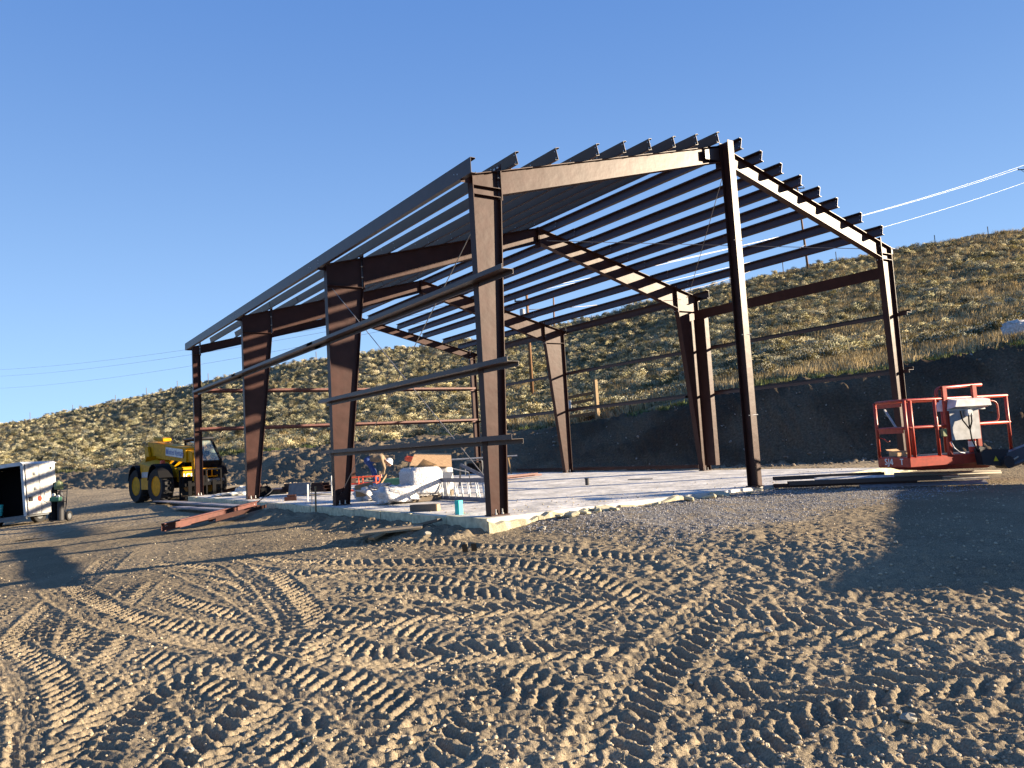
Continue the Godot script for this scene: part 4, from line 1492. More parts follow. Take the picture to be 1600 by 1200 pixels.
func build_site() -> void:
	var mb := MB.new()
	# wrapped pallets
	var t := thing("wrapped_pallet", "pallet of goods in torn white stretch film, nearest the slab edge", "pallet", Vector3(1.3, 0, -5.0), YAW + 0.5)
	for i in 3:
		mb = MB.new()
		mb.box(Vector3(0, 0.055, -0.36 + 0.36 * i), Vector3(0.95, 0.09, 0.1))
		put("skid", mb, mat.wood_grey, t)
	for i in 5:
		mb = MB.new()
		mb.box(Vector3(-0.38 + 0.19 * i, 0.111, 0), Vector3(0.12, 0.02, 0.86))
		put("deck_board", mb, mat.wood_grey, t)
	mb = MB.new(true)
	sack(mb, Vector3(0.18, 0.115, 0), Vector3(0.72, 0.60, 0.84), 3, 0.035, Basis.IDENTITY, 0.28)
	put("film_wrap", mb, mat.wrap, t)
	mb = MB.new(true)
	sack(mb, Vector3(-0.42, 0.02, 0.12), Vector3(0.9, 0.34, 0.8), 4, 0.2)
	put("loose_film", mb, mat.wrap, t)
	mb = MB.new()
	mb.plate(Vector3(0.15, 0.70, -0.2), Vector3(0.5, 0.68, -0.2), Vector3(0.52, 0.74, 0.15), Vector3(0.25, 0.88, 0.05), Vector3.UP, 0.006)
	put("carton_flap", mb, mat.card, t)
	t = thing("wrapped_pallet", "wrapped white load covered with a tan cardboard sheet, left of the ladder", "pallet", Vector3(2.4, 0, -6.15), YAW)
	mb = MB.new()
	mb.box(Vector3(0, 0.06, 0), Vector3(0.9, 0.10, 0.8))
	put("skid", mb, mat.wood_grey, t)
	mb = MB.new(true)
	sack(mb, Vector3(0, 0.11, 0), Vector3(0.92, 0.56, 0.85), 7, 0.025, Basis.IDENTITY, 0.22)
	put("film_wrap", mb, mat.white_dirty, t)
	mb = MB.new()
	mb.plate(Vector3(-0.46, 0.74, 0.40), Vector3(0.50, 0.66, 0.46), Vector3(0.42, 0.96, -0.45), Vector3(-0.44, 1.02, -0.45), Vector3(0.08, 0.9, 0.33), 0.012)
	put("cardboard_sheet", mb, mat.card, t)
	mb = MB.new()
	mb.plate(Vector3(0.12, 0.02, 0.46), Vector3(0.34, 0.02, 0.46), Vector3(0.52, 0.55, 0.42), Vector3(0.3, 0.55, 0.42), Vector3.BACK, 0.02)
	put("lath_bundle", mb, mat.grey_light, t)
	# ladder on its edge
	t = thing("ladder", "aluminium ladder lying on its edge behind the left front column", "ladder", Vector3(1.75, 0, -3.75), 0.0)
	for y in [0.05, 0.42]:
		mb = MB.new()
		mb.beam(Vector3(0.0, y, -1.1), Vector3(-0.1, y, 1.1), 0.03, 0.085)
		put("rail", mb, mat.blue_grey, t)
	for i in 8:
		var z := -0.95 + i * 0.27
		mb = MB.new(true)
		mb.tube([Vector3(-0.05, 0.06, z), Vector3(-0.05 + 0.03, 0.41, z - 0.11)], 0.017, 8)
		put("rung", mb, mat.aluminium, t)
	for i in 5:
		mb = MB.new(true)
		mb.tube([Vector3(0.2, 0.03, -0.9 + i * 0.42), Vector3(0.24, 0.40, -1.05 + i * 0.42)], 0.015, 8)
		put("back_rung", mb, mat.aluminium, t)
	# orange rack, brown steel stacks, bag, sheets
	t = thing("tubular_rack", "orange red tubular rack behind the second column from the near left corner", "rack", Vector3(2.65, 0, -10.9), YAW)
	for y in [0.08, 0.26, 0.44]:
		mb = MB.new()
		mb.tube(bent([Vector3(-0.45, y, 0.3), Vector3(0.5, y, 0.3), Vector3(0.5, y, -0.3), Vector3(-0.45, y, -0.3), Vector3(-0.45, y, 0.3)], 0.04), 0.018, 6)
		put("rail", mb, mat.orange_red, t)
	for q in [[-0.45, 0.3], [0.5, 0.3], [0.5, -0.3], [-0.45, -0.3], [0.02, 0.3], [0.02, -0.3]]:
		mb = MB.new()
		mb.tube([Vector3(q[0], 0, q[1]), Vector3(q[0], 0.46, q[1])], 0.02, 6)
		put("leg", mb, mat.orange_red, t)
	t = thing("steel_stack", "stack of short red-brown steel pieces between the second and third left columns", "steel stack", Vector3(1.75, 0, -12.3), 0.0)
	for i in 5:
		mb = MB.new()
		var y := 0.05 + 0.085 * (i / 2)
		var x := -0.12 + 0.28 * (i % 2)
		zsec(mb, Vector3(x - 0.3, y + 0.04, -1.3 + 0.1 * i), Vector3(x + 0.28, y + 0.04, 0.95 - 0.07 * i), Vector3.RIGHT, Vector3.UP, 0.22, 0.08, 0.006, true)
		put("section", mb, mat.steel, t)
	mb = MB.new()
	mb.plate(Vector3(-0.75, 0.05, 0.1), Vector3(-0.35, 0.05, 0.75), Vector3(-0.28, 0.38, 0.70), Vector3(-0.68, 0.38, 0.05), Vector3(-0.8, 0, 0.5), 0.02)
	put("end_plate", mb, mat.grey, t)
	t = thing("steel_sheet", "flat red-brown steel plate lying on the far left of the slab", "steel plate", Vector3(2.1, 0.0, -15.2), 0.5)
	mb = MB.new()
	mb.box(Vector3(0, 0.14, 0), Vector3(1.9, 0.05, 1.1))
	put("plate", mb, mat.steel, t)
	for x in [-0.7, 0.7]:
		mb = MB.new()
		mb.box(Vector3(x, 0.058, 0), Vector3(0.1, 0.11, 1.0))
		put("packing_block", mb, mat.wood_grey, t)
	t = thing("tool_bag", "black cloth tool bag sitting right of the third left column", "bag", Vector3(0.76, 0, -13.7), 0.4)
	mb = MB.new(true)
	sack(mb, Vector3.ZERO, Vector3(0.44, 0.30, 0.3), 21, 0.12)
	put("bag", mb, mat.black, t)
	mb = MB.new(true)
	mb.tube([Vector3(-0.12, 0.28, 0.05), Vector3(-0.06, 0.4, 0.06), Vector3(0.06, 0.4, 0.06), Vector3(0.12, 0.28, 0.05)], 0.014, 6)
	put("handle", mb, mat.rubber, t)
	t = thing("plastic_sheet", "crumpled white plastic sheet between the far left corner column and the third column", "sheet", Vector3(0.85, 0, -17.0), 0.9)
	mb = MB.new(true)
	sack(mb, Vector3(0, 0, 0), Vector3(2.0, 0.10, 0.9), 31, 0.25)
	sack(mb, Vector3(0.6, 0, 0.1), Vector3(0.7, 0.26, 0.6), 32, 0.25)
	put("sheet", mb, mat.white, t)
	t = thing("steel_offcuts", "pile of dark red-brown steel offcuts on the ground past the far edge of the slab", "offcuts", on_ground(1.6, -20.6), 0.3)
	for i in 6:
		mb = MB.new()
		mb.beam(Vector3(-0.6 + 0.25 * i, 0.05 + 0.05 * (i % 3), -0.2), Vector3(-0.3 + 0.25 * i, 0.12 + 0.1 * (i % 2), 0.5), 0.12, 0.08)
		put("offcut", mb, mat.steel, t)
	t = thing("steel_brick_stack", "short red-brown steel block lying near the left slab edge", "steel block", Vector3(0.3, 0, -9.9), -0.4)
	mb = MB.new()
	mb.bevel(Vector3(0, 0.05, 0), Vector3(0.3, 0.1, 0.14), 0.008)
	mb.bevel(Vector3(0.03, 0.13, 0.0), Vector3(0.22, 0.05, 0.12), 0.008)
	put("block", mb, mat.steel, t)
	# stakes
	var stakes := [["white wooden stake standing in the slab edge left of the second left column", 0.30, -8.63, 0.42, mat.white, 0.035], ["unpainted grade stake at the slab edge, left of the second left column", -0.24, -6.64, 0.42, mat.wood, 0.03],
		["thin dark stake by the slab edge beside the grade stakes", -0.05, -7.4, 0.30, mat.dark, 0.016], ["white pipe standing upright right behind the second left column", 1.63, -10.44, 0.55, mat.white, 0.05]]
	for s in stakes:
		mb = MB.new()
		mb.beam(Vector3(0, -0.2 if s[1] < 0 else 0.0, 0), Vector3(0.01, s[3], 0), s[5], s[5], Vector3.BACK)
		var o := put("stake", mb, s[4])
		o.position = Vector3(s[1], 0.002, s[2])
		tag(o, s[0], "stake")
	mb = MB.new()
	mb.box(Vector3(0, 0.11, 0), Vector3(0.09, 0.22, 0.09))
	var cube := put("foam_block", mb, mat.teal)
	cube.position = Vector3(-0.02, 0.001, -0.86)
	cube.rotation.y = 0.3
	tag(cube, "small teal foam block standing on the slab edge by the left front column", "foam block")
	t = thing("timber_offcut", "short length of weathered grey timber with a fresh sawn end on the slab edge", "timber", Vector3(0.08, 0, -2.2), -0.95)
	mb = MB.new()
	mb.bevel(Vector3(0, 0.06, 0), Vector3(0.52, 0.12, 0.14), 0.01)
	put("timber", mb, mat.wood_grey, t)
	mb = MB.new()
	mb.box(Vector3(0.262, 0.06, 0), Vector3(0.006, 0.105, 0.125))
	put("sawn_end", mb, mat.card, t)
	# behind the pallets: box, tarp, long tool
	t = thing("toolbox", "dark green toolbox on the slab behind the wrapped pallets", "toolbox", Vector3(4.6, 0, -12.6), YAW)
	mb = MB.new()
	mb.bevel(Vector3(0, 0.14, 0), Vector3(0.9, 0.28, 0.4), 0.02)
	put("case", mb, mat.green, t)
	mb = MB.new()
	mb.tube([Vector3(-0.15, 0.27, 0), Vector3(-0.13, 0.34, 0), Vector3(0.13, 0.34, 0), Vector3(0.15, 0.27, 0)], 0.012, 6)
	put("handle", mb, mat.dark, t)
	t = thing("tarpaulin", "blue-grey tarpaulin bundle spread at the feet of the bending person", "tarpaulin", Vector3(4.9, 0, -13.6), YAW)
	mb = MB.new(true)
	sack(mb, Vector3.ZERO, Vector3(1.9, 0.20, 0.8), 41, 0.2)
	put("sheet", mb, mat.blue_grey, t)
	t = thing("chop_saw", "orange-headed saw with a long pole handle lying across the load", "saw", Vector3(4.0, 0.0, -8.9), YAW)
	mb = MB.new()
	mb.bevel(Vector3(-0.7, 0.88, 0), Vector3(0.26, 0.15, 0.14), 0.04, Basis(Vector3.BACK, -0.2))
	put("head", mb, mat.orange_red, t)
	mb = MB.new()
	mb.tube([Vector3(-0.58, 0.86, 0), Vector3(0.9, 0.42, 0.1)], 0.016, 8)
	put("pole", mb, mat.grey_light, t)
	mb = MB.new()
	mb.tube([Vector3(-0.7, 0.82, 0), Vector3(-0.75, 0.0, 0.12)], 0.014, 6)
	mb.tube([Vector3(-0.7, 0.82, 0), Vector3(-0.72, 0.0, -0.3)], 0.014, 6)
	mb.tube([Vector3(0.9, 0.42, 0.1), Vector3(0.95, 0.0, 0.1)], 0.014, 6)
	put("stand", mb, mat.dark, t)
	t = thing("stepladder", "dark stepladder folded down on the slab beyond the wrapped load", "stepladder", Vector3(5.6, 0, -9.4), YAW)
	for z in [-0.18, 0.18]:
		mb = MB.new()
		mb.beam(Vector3(-0.45, 0.62, z), Vector3(0.55, 0.05, z), 0.03, 0.08)
		put("rail", mb, mat.blue_grey, t)
	for i in 5:
		mb = MB.new()
		mb.beam(Vector3(-0.4 + i * 0.22, 0.60 - i * 0.125, -0.17), Vector3(-0.4 + i * 0.22, 0.60 - i * 0.125, 0.17), 0.06, 0.02)
		put("step", mb, mat.aluminium, t)
	mb = MB.new()
	mb.tube([Vector3(-0.45, 0.6, 0.18), Vector3(-0.5, 0.0, 0.18)], 0.015, 6)
	mb.tube([Vector3(-0.45, 0.6, -0.18), Vector3(-0.5, 0.0, -0.18)], 0.015, 6)
	put("back_legs", mb, mat.dark, t)
	for i in 3:
		var o := board("lumber_offcut", ["pale lumber offcut by the hands of the bending person", "second pale lumber offcut, right of the first by the bending person", "yellow scrap board leaning out of the orange rack"][i], "lumber", mat.wood,
			Vector3(4.3 + i * 0.3, 0.02 + 0.03 * i, -13.1) if i < 2 else Vector3(2.5, 0.05, -9.6), Vector3(4.9 + i * 0.3, 0.05, -12.5) if i < 2 else Vector3(2.9, 0.5, -9.7), 0.1, 0.04)
		o.set_meta("group", "lumber offcuts")
	t = thing("clear_bag", "heap of clear plastic film with yellow scraps on the slab left of the wrapped pallet", "plastic heap", Vector3(1.3, 0, -6.9), 0.3)
	mb = MB.new(true)
	sack(mb, Vector3.ZERO, Vector3(0.85, 0.36, 0.7), 51, 0.25)
	put("film", mb, mat.wrap, t)
	mb = MB.new()
	mb.plate(Vector3(-0.5, 0.1, -0.1), Vector3(-0.2, 0.12, 0.2), Vector3(-0.18, 0.42, 0.1), Vector3(-0.45, 0.36, -0.2), Vector3(-0.5, 0.3, 0.7), 0.02)
	put("scrap", mb, mat.wood, t)
	for i in 2:
		mb = MB.new()
		mb.lathe([[0.05, 0.0], [0.05, 0.3 - 0.08 * i], [0.03, 0.33 - 0.08 * i], [0.03, 0.38 - 0.08 * i], [0.0, 0.38 - 0.08 * i]], Vector3.ZERO, Vector3.UP, 14)
		var o := put("spray_can", mb, mat.white if i == 0 else mat.grey_light)
		o.position = [Vector3(5.9, 0.001, -13.9), Vector3(5.2, 0.001, -12.7)][i]
		tag(o, ["tall white can standing beyond the bending person's hands", "shorter grey can standing by the pale lumber offcuts"][i], "can")
	# middle and right of the slab
	t = thing("red_channels", "two long red-brown channels lying on the slab right of the left front column", "steel channels", Vector3(8.2, 0, -11.0), 0.0)
	for i in 2:
		mb = MB.new()
		zsec(mb, Vector3(-1.6 - 0.2 * i, 0.05 + 0.05 * i, 0.6 + 0.2 * i), Vector3(1.0 - 0.3 * i, 0.05 + 0.05 * i, -0.25 + 0.2 * i), Vector3(0.3, 0, 1), Vector3.UP, 0.2, 0.05, 0.006, true)
		put("channel", mb, mat.steel_red, t)
	channel("base_channel", "long dark steel channel lying along the right edge of the slab between two right columns", "steel channel", mat.steel, Vector3(12.02, 0.055, -16.6), Vector3(12.02, 0.055, -6.75), 0.10, 0.10, true)
	mb = MB.new()
	mb.tube([Vector3(0, 0, 0), Vector3(0, 0.15, 0)], 0.05, 12)
	mb.tube([Vector3(0, 0.15, 0), Vector3(0, 0.17, 0)], 0.06, 12)
	var pp := put("drain_pipe", mb, mat.dark)
	pp.position = Vector3(5.91, 0.001, -4.81)
	tag(pp, "short dark pipe stub standing up in the middle of the bare slab", "pipe stub")
	board("rebar_piece", "thin dark bar lying loose on the bare slab behind the gable post", "bar", mat.dark, Vector3(7.6, 0.012, -5.2), Vector3(7.9, 0.012, -4.6), 0.02, 0.02)
	t = thing("sawhorse", "pale wooden sawhorse with pipes across it near the far right corner of the slab", "sawhorse", Vector3(10.9, 0, -16.2), YAW)
	for x in [-0.35, 0.35]:
		mb = MB.new()
		mb.beam(Vector3(x, 0.62, 0), Vector3(x * 1.25, 0, 0.25), 0.04, 0.07)
		mb.beam(Vector3(x, 0.62, 0), Vector3(x * 1.25, 0, -0.25), 0.04, 0.07)
		put("leg", mb, mat.wood, t)
	mb = MB.new()
	mb.box(Vector3(0, 0.62, 0), Vector3(0.95, 0.09, 0.05))
	put("beam", mb, mat.wood, t)
	t = thing("pipe_bundle", "grey pipes lying across the sawhorse by the far right corner", "pipes", Vector3(10.4, 0.70, -16.5), YAW)
	for i in 3:
		mb = MB.new()
		mb.tube([Vector3(-1.6 + 0.2 * i, 0.0, -0.1 + 0.1 * i), Vector3(1.3 - 0.3 * i, 0.0, -0.1 + 0.1 * i)], 0.03, 8)
		put("pipe", mb, mat.grey_light, t)
	t = thing("generator", "black machine in a tube cradle at the foot of the far right corner column", "generator", Vector3(10.55, 0, -17.6), YAW)
	mb = MB.new()
	mb.bevel(Vector3(0, 0.3, 0), Vector3(0.55, 0.42, 0.5), 0.05)
	put("housing", mb, mat.black, t)
	mb = MB.new()
	for z in [-0.28, 0.28]:
		mb.tube(bent([Vector3(-0.35, 0.02, z), Vector3(-0.35, 0.6, z), Vector3(0.35, 0.6, z), Vector3(0.35, 0.02, z)], 0.08), 0.018, 6)
	put("cradle", mb, mat.grey, t)
	# on the dirt in front of the slab edge
	t = thing("plywood_scrap", "weathered plywood panel on two battens lying in the dirt before the slab edge", "plywood", on_ground(-0.95, -1.35, 0.05), -0.55)
	mb = MB.new()
	mb.box(Vector3(0, 0.04, 0), Vector3(0.95, 0.03, 0.62), Basis(Vector3.BACK, 0.05))
	put("panel", mb, mat.plywood, t)
	for x in [-0.3, 0.3]:
		mb = MB.new()
		mb.box(Vector3(x, 0.0, 0.03), Vector3(0.08, 0.04, 0.66))
		put("batten", mb, mat.wood_grey, t)
	board("short_plank", "short pale pointed plank in the dirt in front of the plywood panel", "plank", mat.wood, on_ground(-1.45, -1.05, 0.06), on_ground(-1.16, -1.22, 0.09), 0.11, 0.035)
	board("grey_batten", "grey batten half buried in spoil against the left foam boards", "batten", mat.wood_grey, on_ground(-0.45, -1.5, 0.06), on_ground(-0.35, -0.9, 0.16), 0.10, 0.04)
	t = thing("steel_clips", "pair of small black steel angle clips lying in the dirt before the left front column", "angle clips", on_ground(-1.15, 1.3, 0.0) + Vector3(0, detail(-1.15, 1.3, 10.1) + 0.005, 0), -0.3)
	for s in [-1.0, 1.0]:
		mb = MB.new()
		mb.plate(Vector3(0.06 * s - 0.035, 0, 0), Vector3(0.06 * s + 0.035, 0, 0), Vector3(0.06 * s + 0.02, 0.10, 0.03), Vector3(0.06 * s - 0.05, 0.10, 0.03), Vector3.BACK, 0.012)
		put("clip", mb, mat.black, t)
	channel("loose_purlin", "long red-brown steel section lying in the dirt outside the left wall", "steel section", mat.steel_red, on_ground(-3.06, -8.3, 0.16), on_ground(-0.5, -10.1, 0.20), 0.17, 0.09, false)
	channel("loose_purlin", "dark steel section on the ground tucked behind the long red-brown section", "steel section", mat.steel, on_ground(-2.0, -8.35, 0.10), on_ground(-0.55, -9.4, 0.14), 0.2, 0.07, true)
	board("trim_strip", "long grey-lavender trim strip on the ground beside the left foam edge", "trim", mat.plank_lavender, on_ground(-0.95, -20.6, 0.12), on_ground(-0.55, -10.4, 0.14), 0.34, 0.03, "grey trim strips along the left edge")
	board("trim_strip", "shorter grey trim strip lying outside the longer lavender one", "trim", mat.plank_lavender, on_ground(-1.35, -15.6, 0.12), on_ground(-1.0, -10.6, 0.12), 0.28, 0.04, "grey trim strips along the left edge")
	t = thing("wire_coil", "twisted bent wire scrap lying over the left foam edge", "wire", on_ground(-0.6, -9.2, 0.3), 0.0)
	mb = MB.new(true)
	mb.tube([Vector3(-0.2, 0, 0.2), Vector3(0.0, 0.12, 0.1), Vector3(0.2, 0.2, -0.1), Vector3(0.32, 0.3, -0.2)], 0.012, 6)
	put("wire", mb, mat.dark, t)
	# heap of long members right of the gable post
	var heap := [
		["channel", "brown purlin on top of the steel heap before the right part of the slab", mat.purlin, 4.9, 15.1, 6.9, 14.9, 0.16, 0.18],
		["channel", "dark purlin lowest and nearest in the steel heap", mat.steel, 4.78, 14.75, 7.2, 14.3, 0.05, 0.2],
		["channel", "middle brown purlin of the heap, angled towards the lift", mat.purlin, 5.0, 14.6, 7.6, 14.2, 0.10, 0.2],
		["board", "white trim strip crossing the steel heap", mat.white_dirty, 5.6, 14.9, 8.0, 14.35, 0.17, 0.16],
		["board", "lavender trim strip in front of the steel heap", mat.plank_lavender, 6.2, 14.35, 8.3, 14.0, 0.05, 0.18],
		["board", "second pale strip reaching towards the lift platform", mat.white_dirty, 6.4, 14.7, 8.5, 14.25, 0.11, 0.12]]
	for h in heap:
		var a := site(h[3], h[4])
		var b := site(h[5], h[6])
		if h[0] == "channel":
			channel("heaped_purlin", h[1], "steel section", h[2], on_ground(a.x, a.y, h[7]), on_ground(b.x, b.y, h[7] + 0.02), h[8], 0.06, true, "heap of steel before the slab")
		else:
			board("heaped_trim", h[1], "trim", h[2], on_ground(a.x, a.y, h[7]), on_ground(b.x, b.y, h[7]), h[8], 0.02, "heap of steel before the slab", 0.3)
	mb = MB.new(true)
	var pa := site(6.95, 14.55)
	var pb := site(8.75, 14.3)
	mb.tube([on_ground(pa.x, pa.y, 0.20), on_ground(pb.x, pb.y, 0.18)], 0.045, 12)
	tag(put("pale_pipe", mb, mat.stone_pale), "pale round pole lying on the ground under the lift platform", "pole")
	pa = site(6.0, 15.7)
	pb = site(8.4, 17.4)
	board("foam_form", "long cream foam strip standing on the ground beyond the steel heap", "foam strip", mat.foam, on_ground(pa.x, pa.y, 0.02), on_ground(pb.x, pb.y, 0.10), 0.08, 0.2)

# ---------------------------------------------------------------- poles, fences
func pole(label: String, at: Vector3, h: float, lean := 0.0, arm := true, can := false) -> Vector3:
	var t := thing("utility_pole", label, "utility pole", at, 0.0, "utility poles on the hill")
	var mb := MB.new(true)
	var top := Vector3(lean, h, 0)
	mb.tube([Vector3(0, -0.5, 0), top * 0.5, top], 0.17, 10, 0.11)
	put("pole", mb, mat.pole_wood, t)
	if arm:
		mb = MB.new()
		mb.beam(top + Vector3(-0.85, -0.45, -0.6), top + Vector3(0.85, -0.45, 0.6), 0.1, 0.12)
		mb.beam(top + Vector3(-0.5, -0.45, -0.36), top + Vector3(0.0, -1.0, 0), 0.03, 0.05)
		mb.beam(top + Vector3(0.5, -0.45, 0.36), top + Vector3(0.0, -1.0, 0), 0.03, 0.05)
		put("crossarm", mb, mat.wood_grey, t)
		for s in [-0.8, 0.0, 0.8]:
			mb = MB.new(true)
			mb.lathe([[0.03, 0.0], [0.07, 0.05], [0.05, 0.1], [0.07, 0.15], [0.0, 0.22]], top + Vector3(s, -0.39 if s != 0.0 else 0.0, s * 0.7), Vector3.UP, 10)
			put("insulator", mb, mat.grey, t)
	if can:
		mb = MB.new(true)
		mb.lathe([[0.2, 0.0], [0.23, 0.04], [0.23, 0.7], [0.18, 0.78], [0.0, 0.8]], top + Vector3(-0.38, -1.9, -0.2), Vector3.UP, 16)
		put("transformer", mb, mat.grey_light, t)
	return at + top

func wire(label: String, a: Vector3, b: Vector3, sag: float, r: float, m: Material, group: String) -> void:
	var pts := []
	for i in 25:
		var f := i / 24.0
		pts.append(a.lerp(b, f) - Vector3(0, sag * 4.0 * f * (1.0 - f), 0))
	var mid: Vector3 = pts[12]
	for i in 25:
		pts[i] -= mid
	var mb := MB.new(true)
	mb.tube(pts, r, 6)
	var o := put("power_line", mb, m)
	o.position = mid
	tag(o, label, "power line", group)

func build_poles() -> void:
	var p1 := pole("brown utility pole with a crossarm and transformer can, standing behind the frame", Vector3(31.4, 5.1, -41.9), 8.5, 0.05, true, true)
	var p2 := pole("plain dark utility pole beyond the ridge, right of the transformer pole", Vector3(66.9, 17.2, -84.0), 6.7, 0.3, false)
	pole("tall utility pole with crossarm on the skyline left of the right corner column", Vector3(91.3, 23.0, -55.8), 13.0, -0.9, true)
	var far := Vector3(-14.35, 27.75, -226.37)
	var near := pole("utility pole cut by the right edge of the picture, where the bright wires end", Vector3(117.2, 27.2, -37.2), 9.6, 0.0, true)
	for i in 3:
		var o := Vector3(0.8, -0.3, 0.56) * (i - 1.0)
		if i == 1:
			o = Vector3(0, 0.22, 0)
		wire(["highest of the three thin wires running left over the hill from the transformer pole", "middle wire running left over the hill from the transformer pole", "lowest of the three wires running left over the hill"][[1, 0, 2][i]], p1 + o, far + o * 3.0 + Vector3(0, -1.6 * i, 0), 2.2, 0.014, mat.cable, "wires running left from the transformer pole")
		wire(["upper of the bright sunlit wires running right over the hill", "middle bright sunlit wire running right over the hill", "lowest bright sunlit wire running right over the hill"][[1, 0, 2][i]], p1 + o + Vector3(0, -0.9 if i == 2 else 0.0, 0), near + Vector3(o.x, [-0.35, 0.2, -2.0][i], o.z), 1.0, 0.015, mat.wire_bright, "bright wires running right")
	wire("dark low wire crossing behind the roof towards the skyline pole", p1 + Vector3(0, -1.2, 0), Vector3(91.3, 27.5, -55.8), 2.0, 0.03, mat.cable, "wires behind the roof")
	# timber gate on the bank
	var g := thing("timber_gate", "pale timber gate post with dark rails on top of the bank behind the frame", "gate", Vector3(18.6, 1.75, -19.0), 0.0)
	var mb := MB.new()
	mb.beam(Vector3(0, -0.3, 0), Vector3(-0.02, 2.35, 0), 0.16, 0.16, Vector3.BACK)
	put("post", mb, mat.wood, g)
	mb = MB.new()
	mb.beam(Vector3(0.15, -0.3, -2.9), Vector3(0.15, 2.0, -2.9), 0.16, 0.16, Vector3.BACK)
	put("post", mb, mat.wood_grey, g)
	for y in [0.75, 1.42, 1.74]:
		mb = MB.new()
		mb.beam(Vector3(0.0, y, 0), Vector3(0.15, y - 0.08, -2.9), 0.05, 0.14)
		put("rail", mb, mat.pole_wood, g)
	mb = MB.new()
	mb.box(Vector3(0.08, 1.25, -2.3), Vector3(0.02, 0.55, 0.42))
	put("notice_board", mb, mat.white_dirty, g)
	# fence posts along the skyline
	var mb2 := MB.new()
	mb2.tube([Vector3(0, -0.3, 0), Vector3(0, 1.5, 0)], 0.06, 6)
	var mesh := mb2.done()
	var k := 0
	for t in [-0.62, -0.565, -0.51, -0.47, -0.43, -0.39, -0.34, -0.25, -0.02, 0.23, 0.29, 0.36, 0.43, 0.5, 0.56, 0.63]:
		var q := row(t)
		var p := site(t * (q[4] - 2.0), q[4] - 2.0)
		var o := put_mesh("fence_post", mesh, mat.wood_grey)
		o.position = Vector3(p.x, terrain(p.x, p.y), p.y)
		o.scale = Vector3(1, rng.randf_range(0.8, 1.25), 1)
		tag(o, "thin grey fence post standing on the skyline of the sagebrush hill", "fence post", "fence posts along the skyline")
		k += 1

# ---------------------------------------------------------------- plants and stones
func blade(st: SurfaceTool, p: Vector3, d: Vector3, w: float, l: float, c: Color, n: Vector3) -> void:
	var s := d.cross(n)
	if s.length() < 0.05:
		s = d.cross(Vector3.RIGHT)
	s = s.normalized() * w * 0.5
	var tip := p + d * l
	var mid := p + d * l * 0.55
	for v in [p - s * 0.6, mid - s, mid + s, p - s * 0.6, mid + s, p + s * 0.6, mid - s, tip, mid + s]:
		st.set_color(c)
		st.set_normal(n)
		st.add_vertex(v)

func sage_mesh(sd: int, count: int, spread_: float, tall: float, tone: Color) -> ArrayMesh:
	var r := RandomNumberGenerator.new()
	r.seed = sd
	var st := SurfaceTool.new()
	st.begin(Mesh.PRIMITIVE_TRIANGLES)
	var lobes := []
	for i in 7:
		var a := r.randf() * TAU
		var q := sqrt(r.randf()) * 0.3 * spread_
		lobes.append([Vector3(cos(a) * q, tall * r.randf_range(0.32, 0.62), sin(a) * q), r.randf_range(0.20, 0.34)])
	for i in count:
		var lb: Array = lobes[i % 7]
		var d := Vector3(r.randfn(), r.randfn() * 0.8 + 0.35, r.randfn()).normalized()
		var c: Vector3 = lb[0]
		var rad: float = lb[1]
		var p := c + d * rad * spread_ * r.randf_range(0.55, 0.95) * Vector3(1, 0.9 * tall, 1)
		if p.y < 0.02:
			p.y = r.randf() * 0.1
		var o := (p - Vector3(0, 0.1, 0)).normalized()
		var dir := (o + Vector3(r.randfn(), r.randfn() + 0.6, r.randfn()) * 0.45).normalized()
		var v := r.randf_range(0.8, 1.15)
		var col := tone * v
		if r.randf() < 0.12:
			col = Color(0.15, 0.11, 0.06) * v
		blade(st, p, dir, r.randf_range(0.022, 0.045), r.randf_range(0.07, 0.16), Color(col.r, col.g, col.b), (o * 0.55 + dir * 0.2 + Vector3(0, 0.75, 0)).normalized())
	for i in 10:
		var a := r.randf() * TAU
		blade(st, Vector3(cos(a) * 0.06, 0, sin(a) * 0.06), Vector3(cos(a), 1.2, sin(a)).normalized(), 0.03, 0.5, Color(0.08, 0.06, 0.045), Vector3(cos(a), 0.3, sin(a)).normalized())
	return st.commit()

func grass_mesh(sd: int, count: int, wide: float, tall: float, tone: Color) -> ArrayMesh:
	var r := RandomNumberGenerator.new()
	r.seed = sd
	var st := SurfaceTool.new()
	st.begin(Mesh.PRIMITIVE_TRIANGLES)
	for i in count:
		var a := r.randf() * TAU
		var q := sqrt(r.randf()) * wide
		var d := Vector3(r.randfn() * 0.28, 1.0, r.randfn() * 0.28).normalized()
		var v := r.randf_range(0.7, 1.3)
		blade(st, Vector3(cos(a) * q, -0.03, sin(a) * q), d, r.randf_range(0.012, 0.03), tall * r.randf_range(0.5, 1.1), Color(tone.r * v, tone.g * v, tone.b * v), Vector3(cos(a) * 0.5, 1.0, sin(a) * 0.5).normalized())
	return st.commit()

func rock_mesh(sd: int) -> ArrayMesh:
	var mb := MB.new()
	var nz := FastNoiseLite.new()
	nz.seed = sd
	nz.frequency = 1.1
	var rings := []
	for j in 5:
		var a := PI * (j / 4.0 - 0.5)
		var ring := []
		for i in 7:
			var b := TAU * (i + 0.5 * (j % 2)) / 7.0
			var d := Vector3(cos(a) * cos(b), sin(a) * 0.75, cos(a) * sin(b))
			ring.append(d * (0.5 + 0.35 * nz.get_noise_3dv(d * 2.0)))
		rings.append(ring)
	mb.loft(rings, true)
	return mb.done()

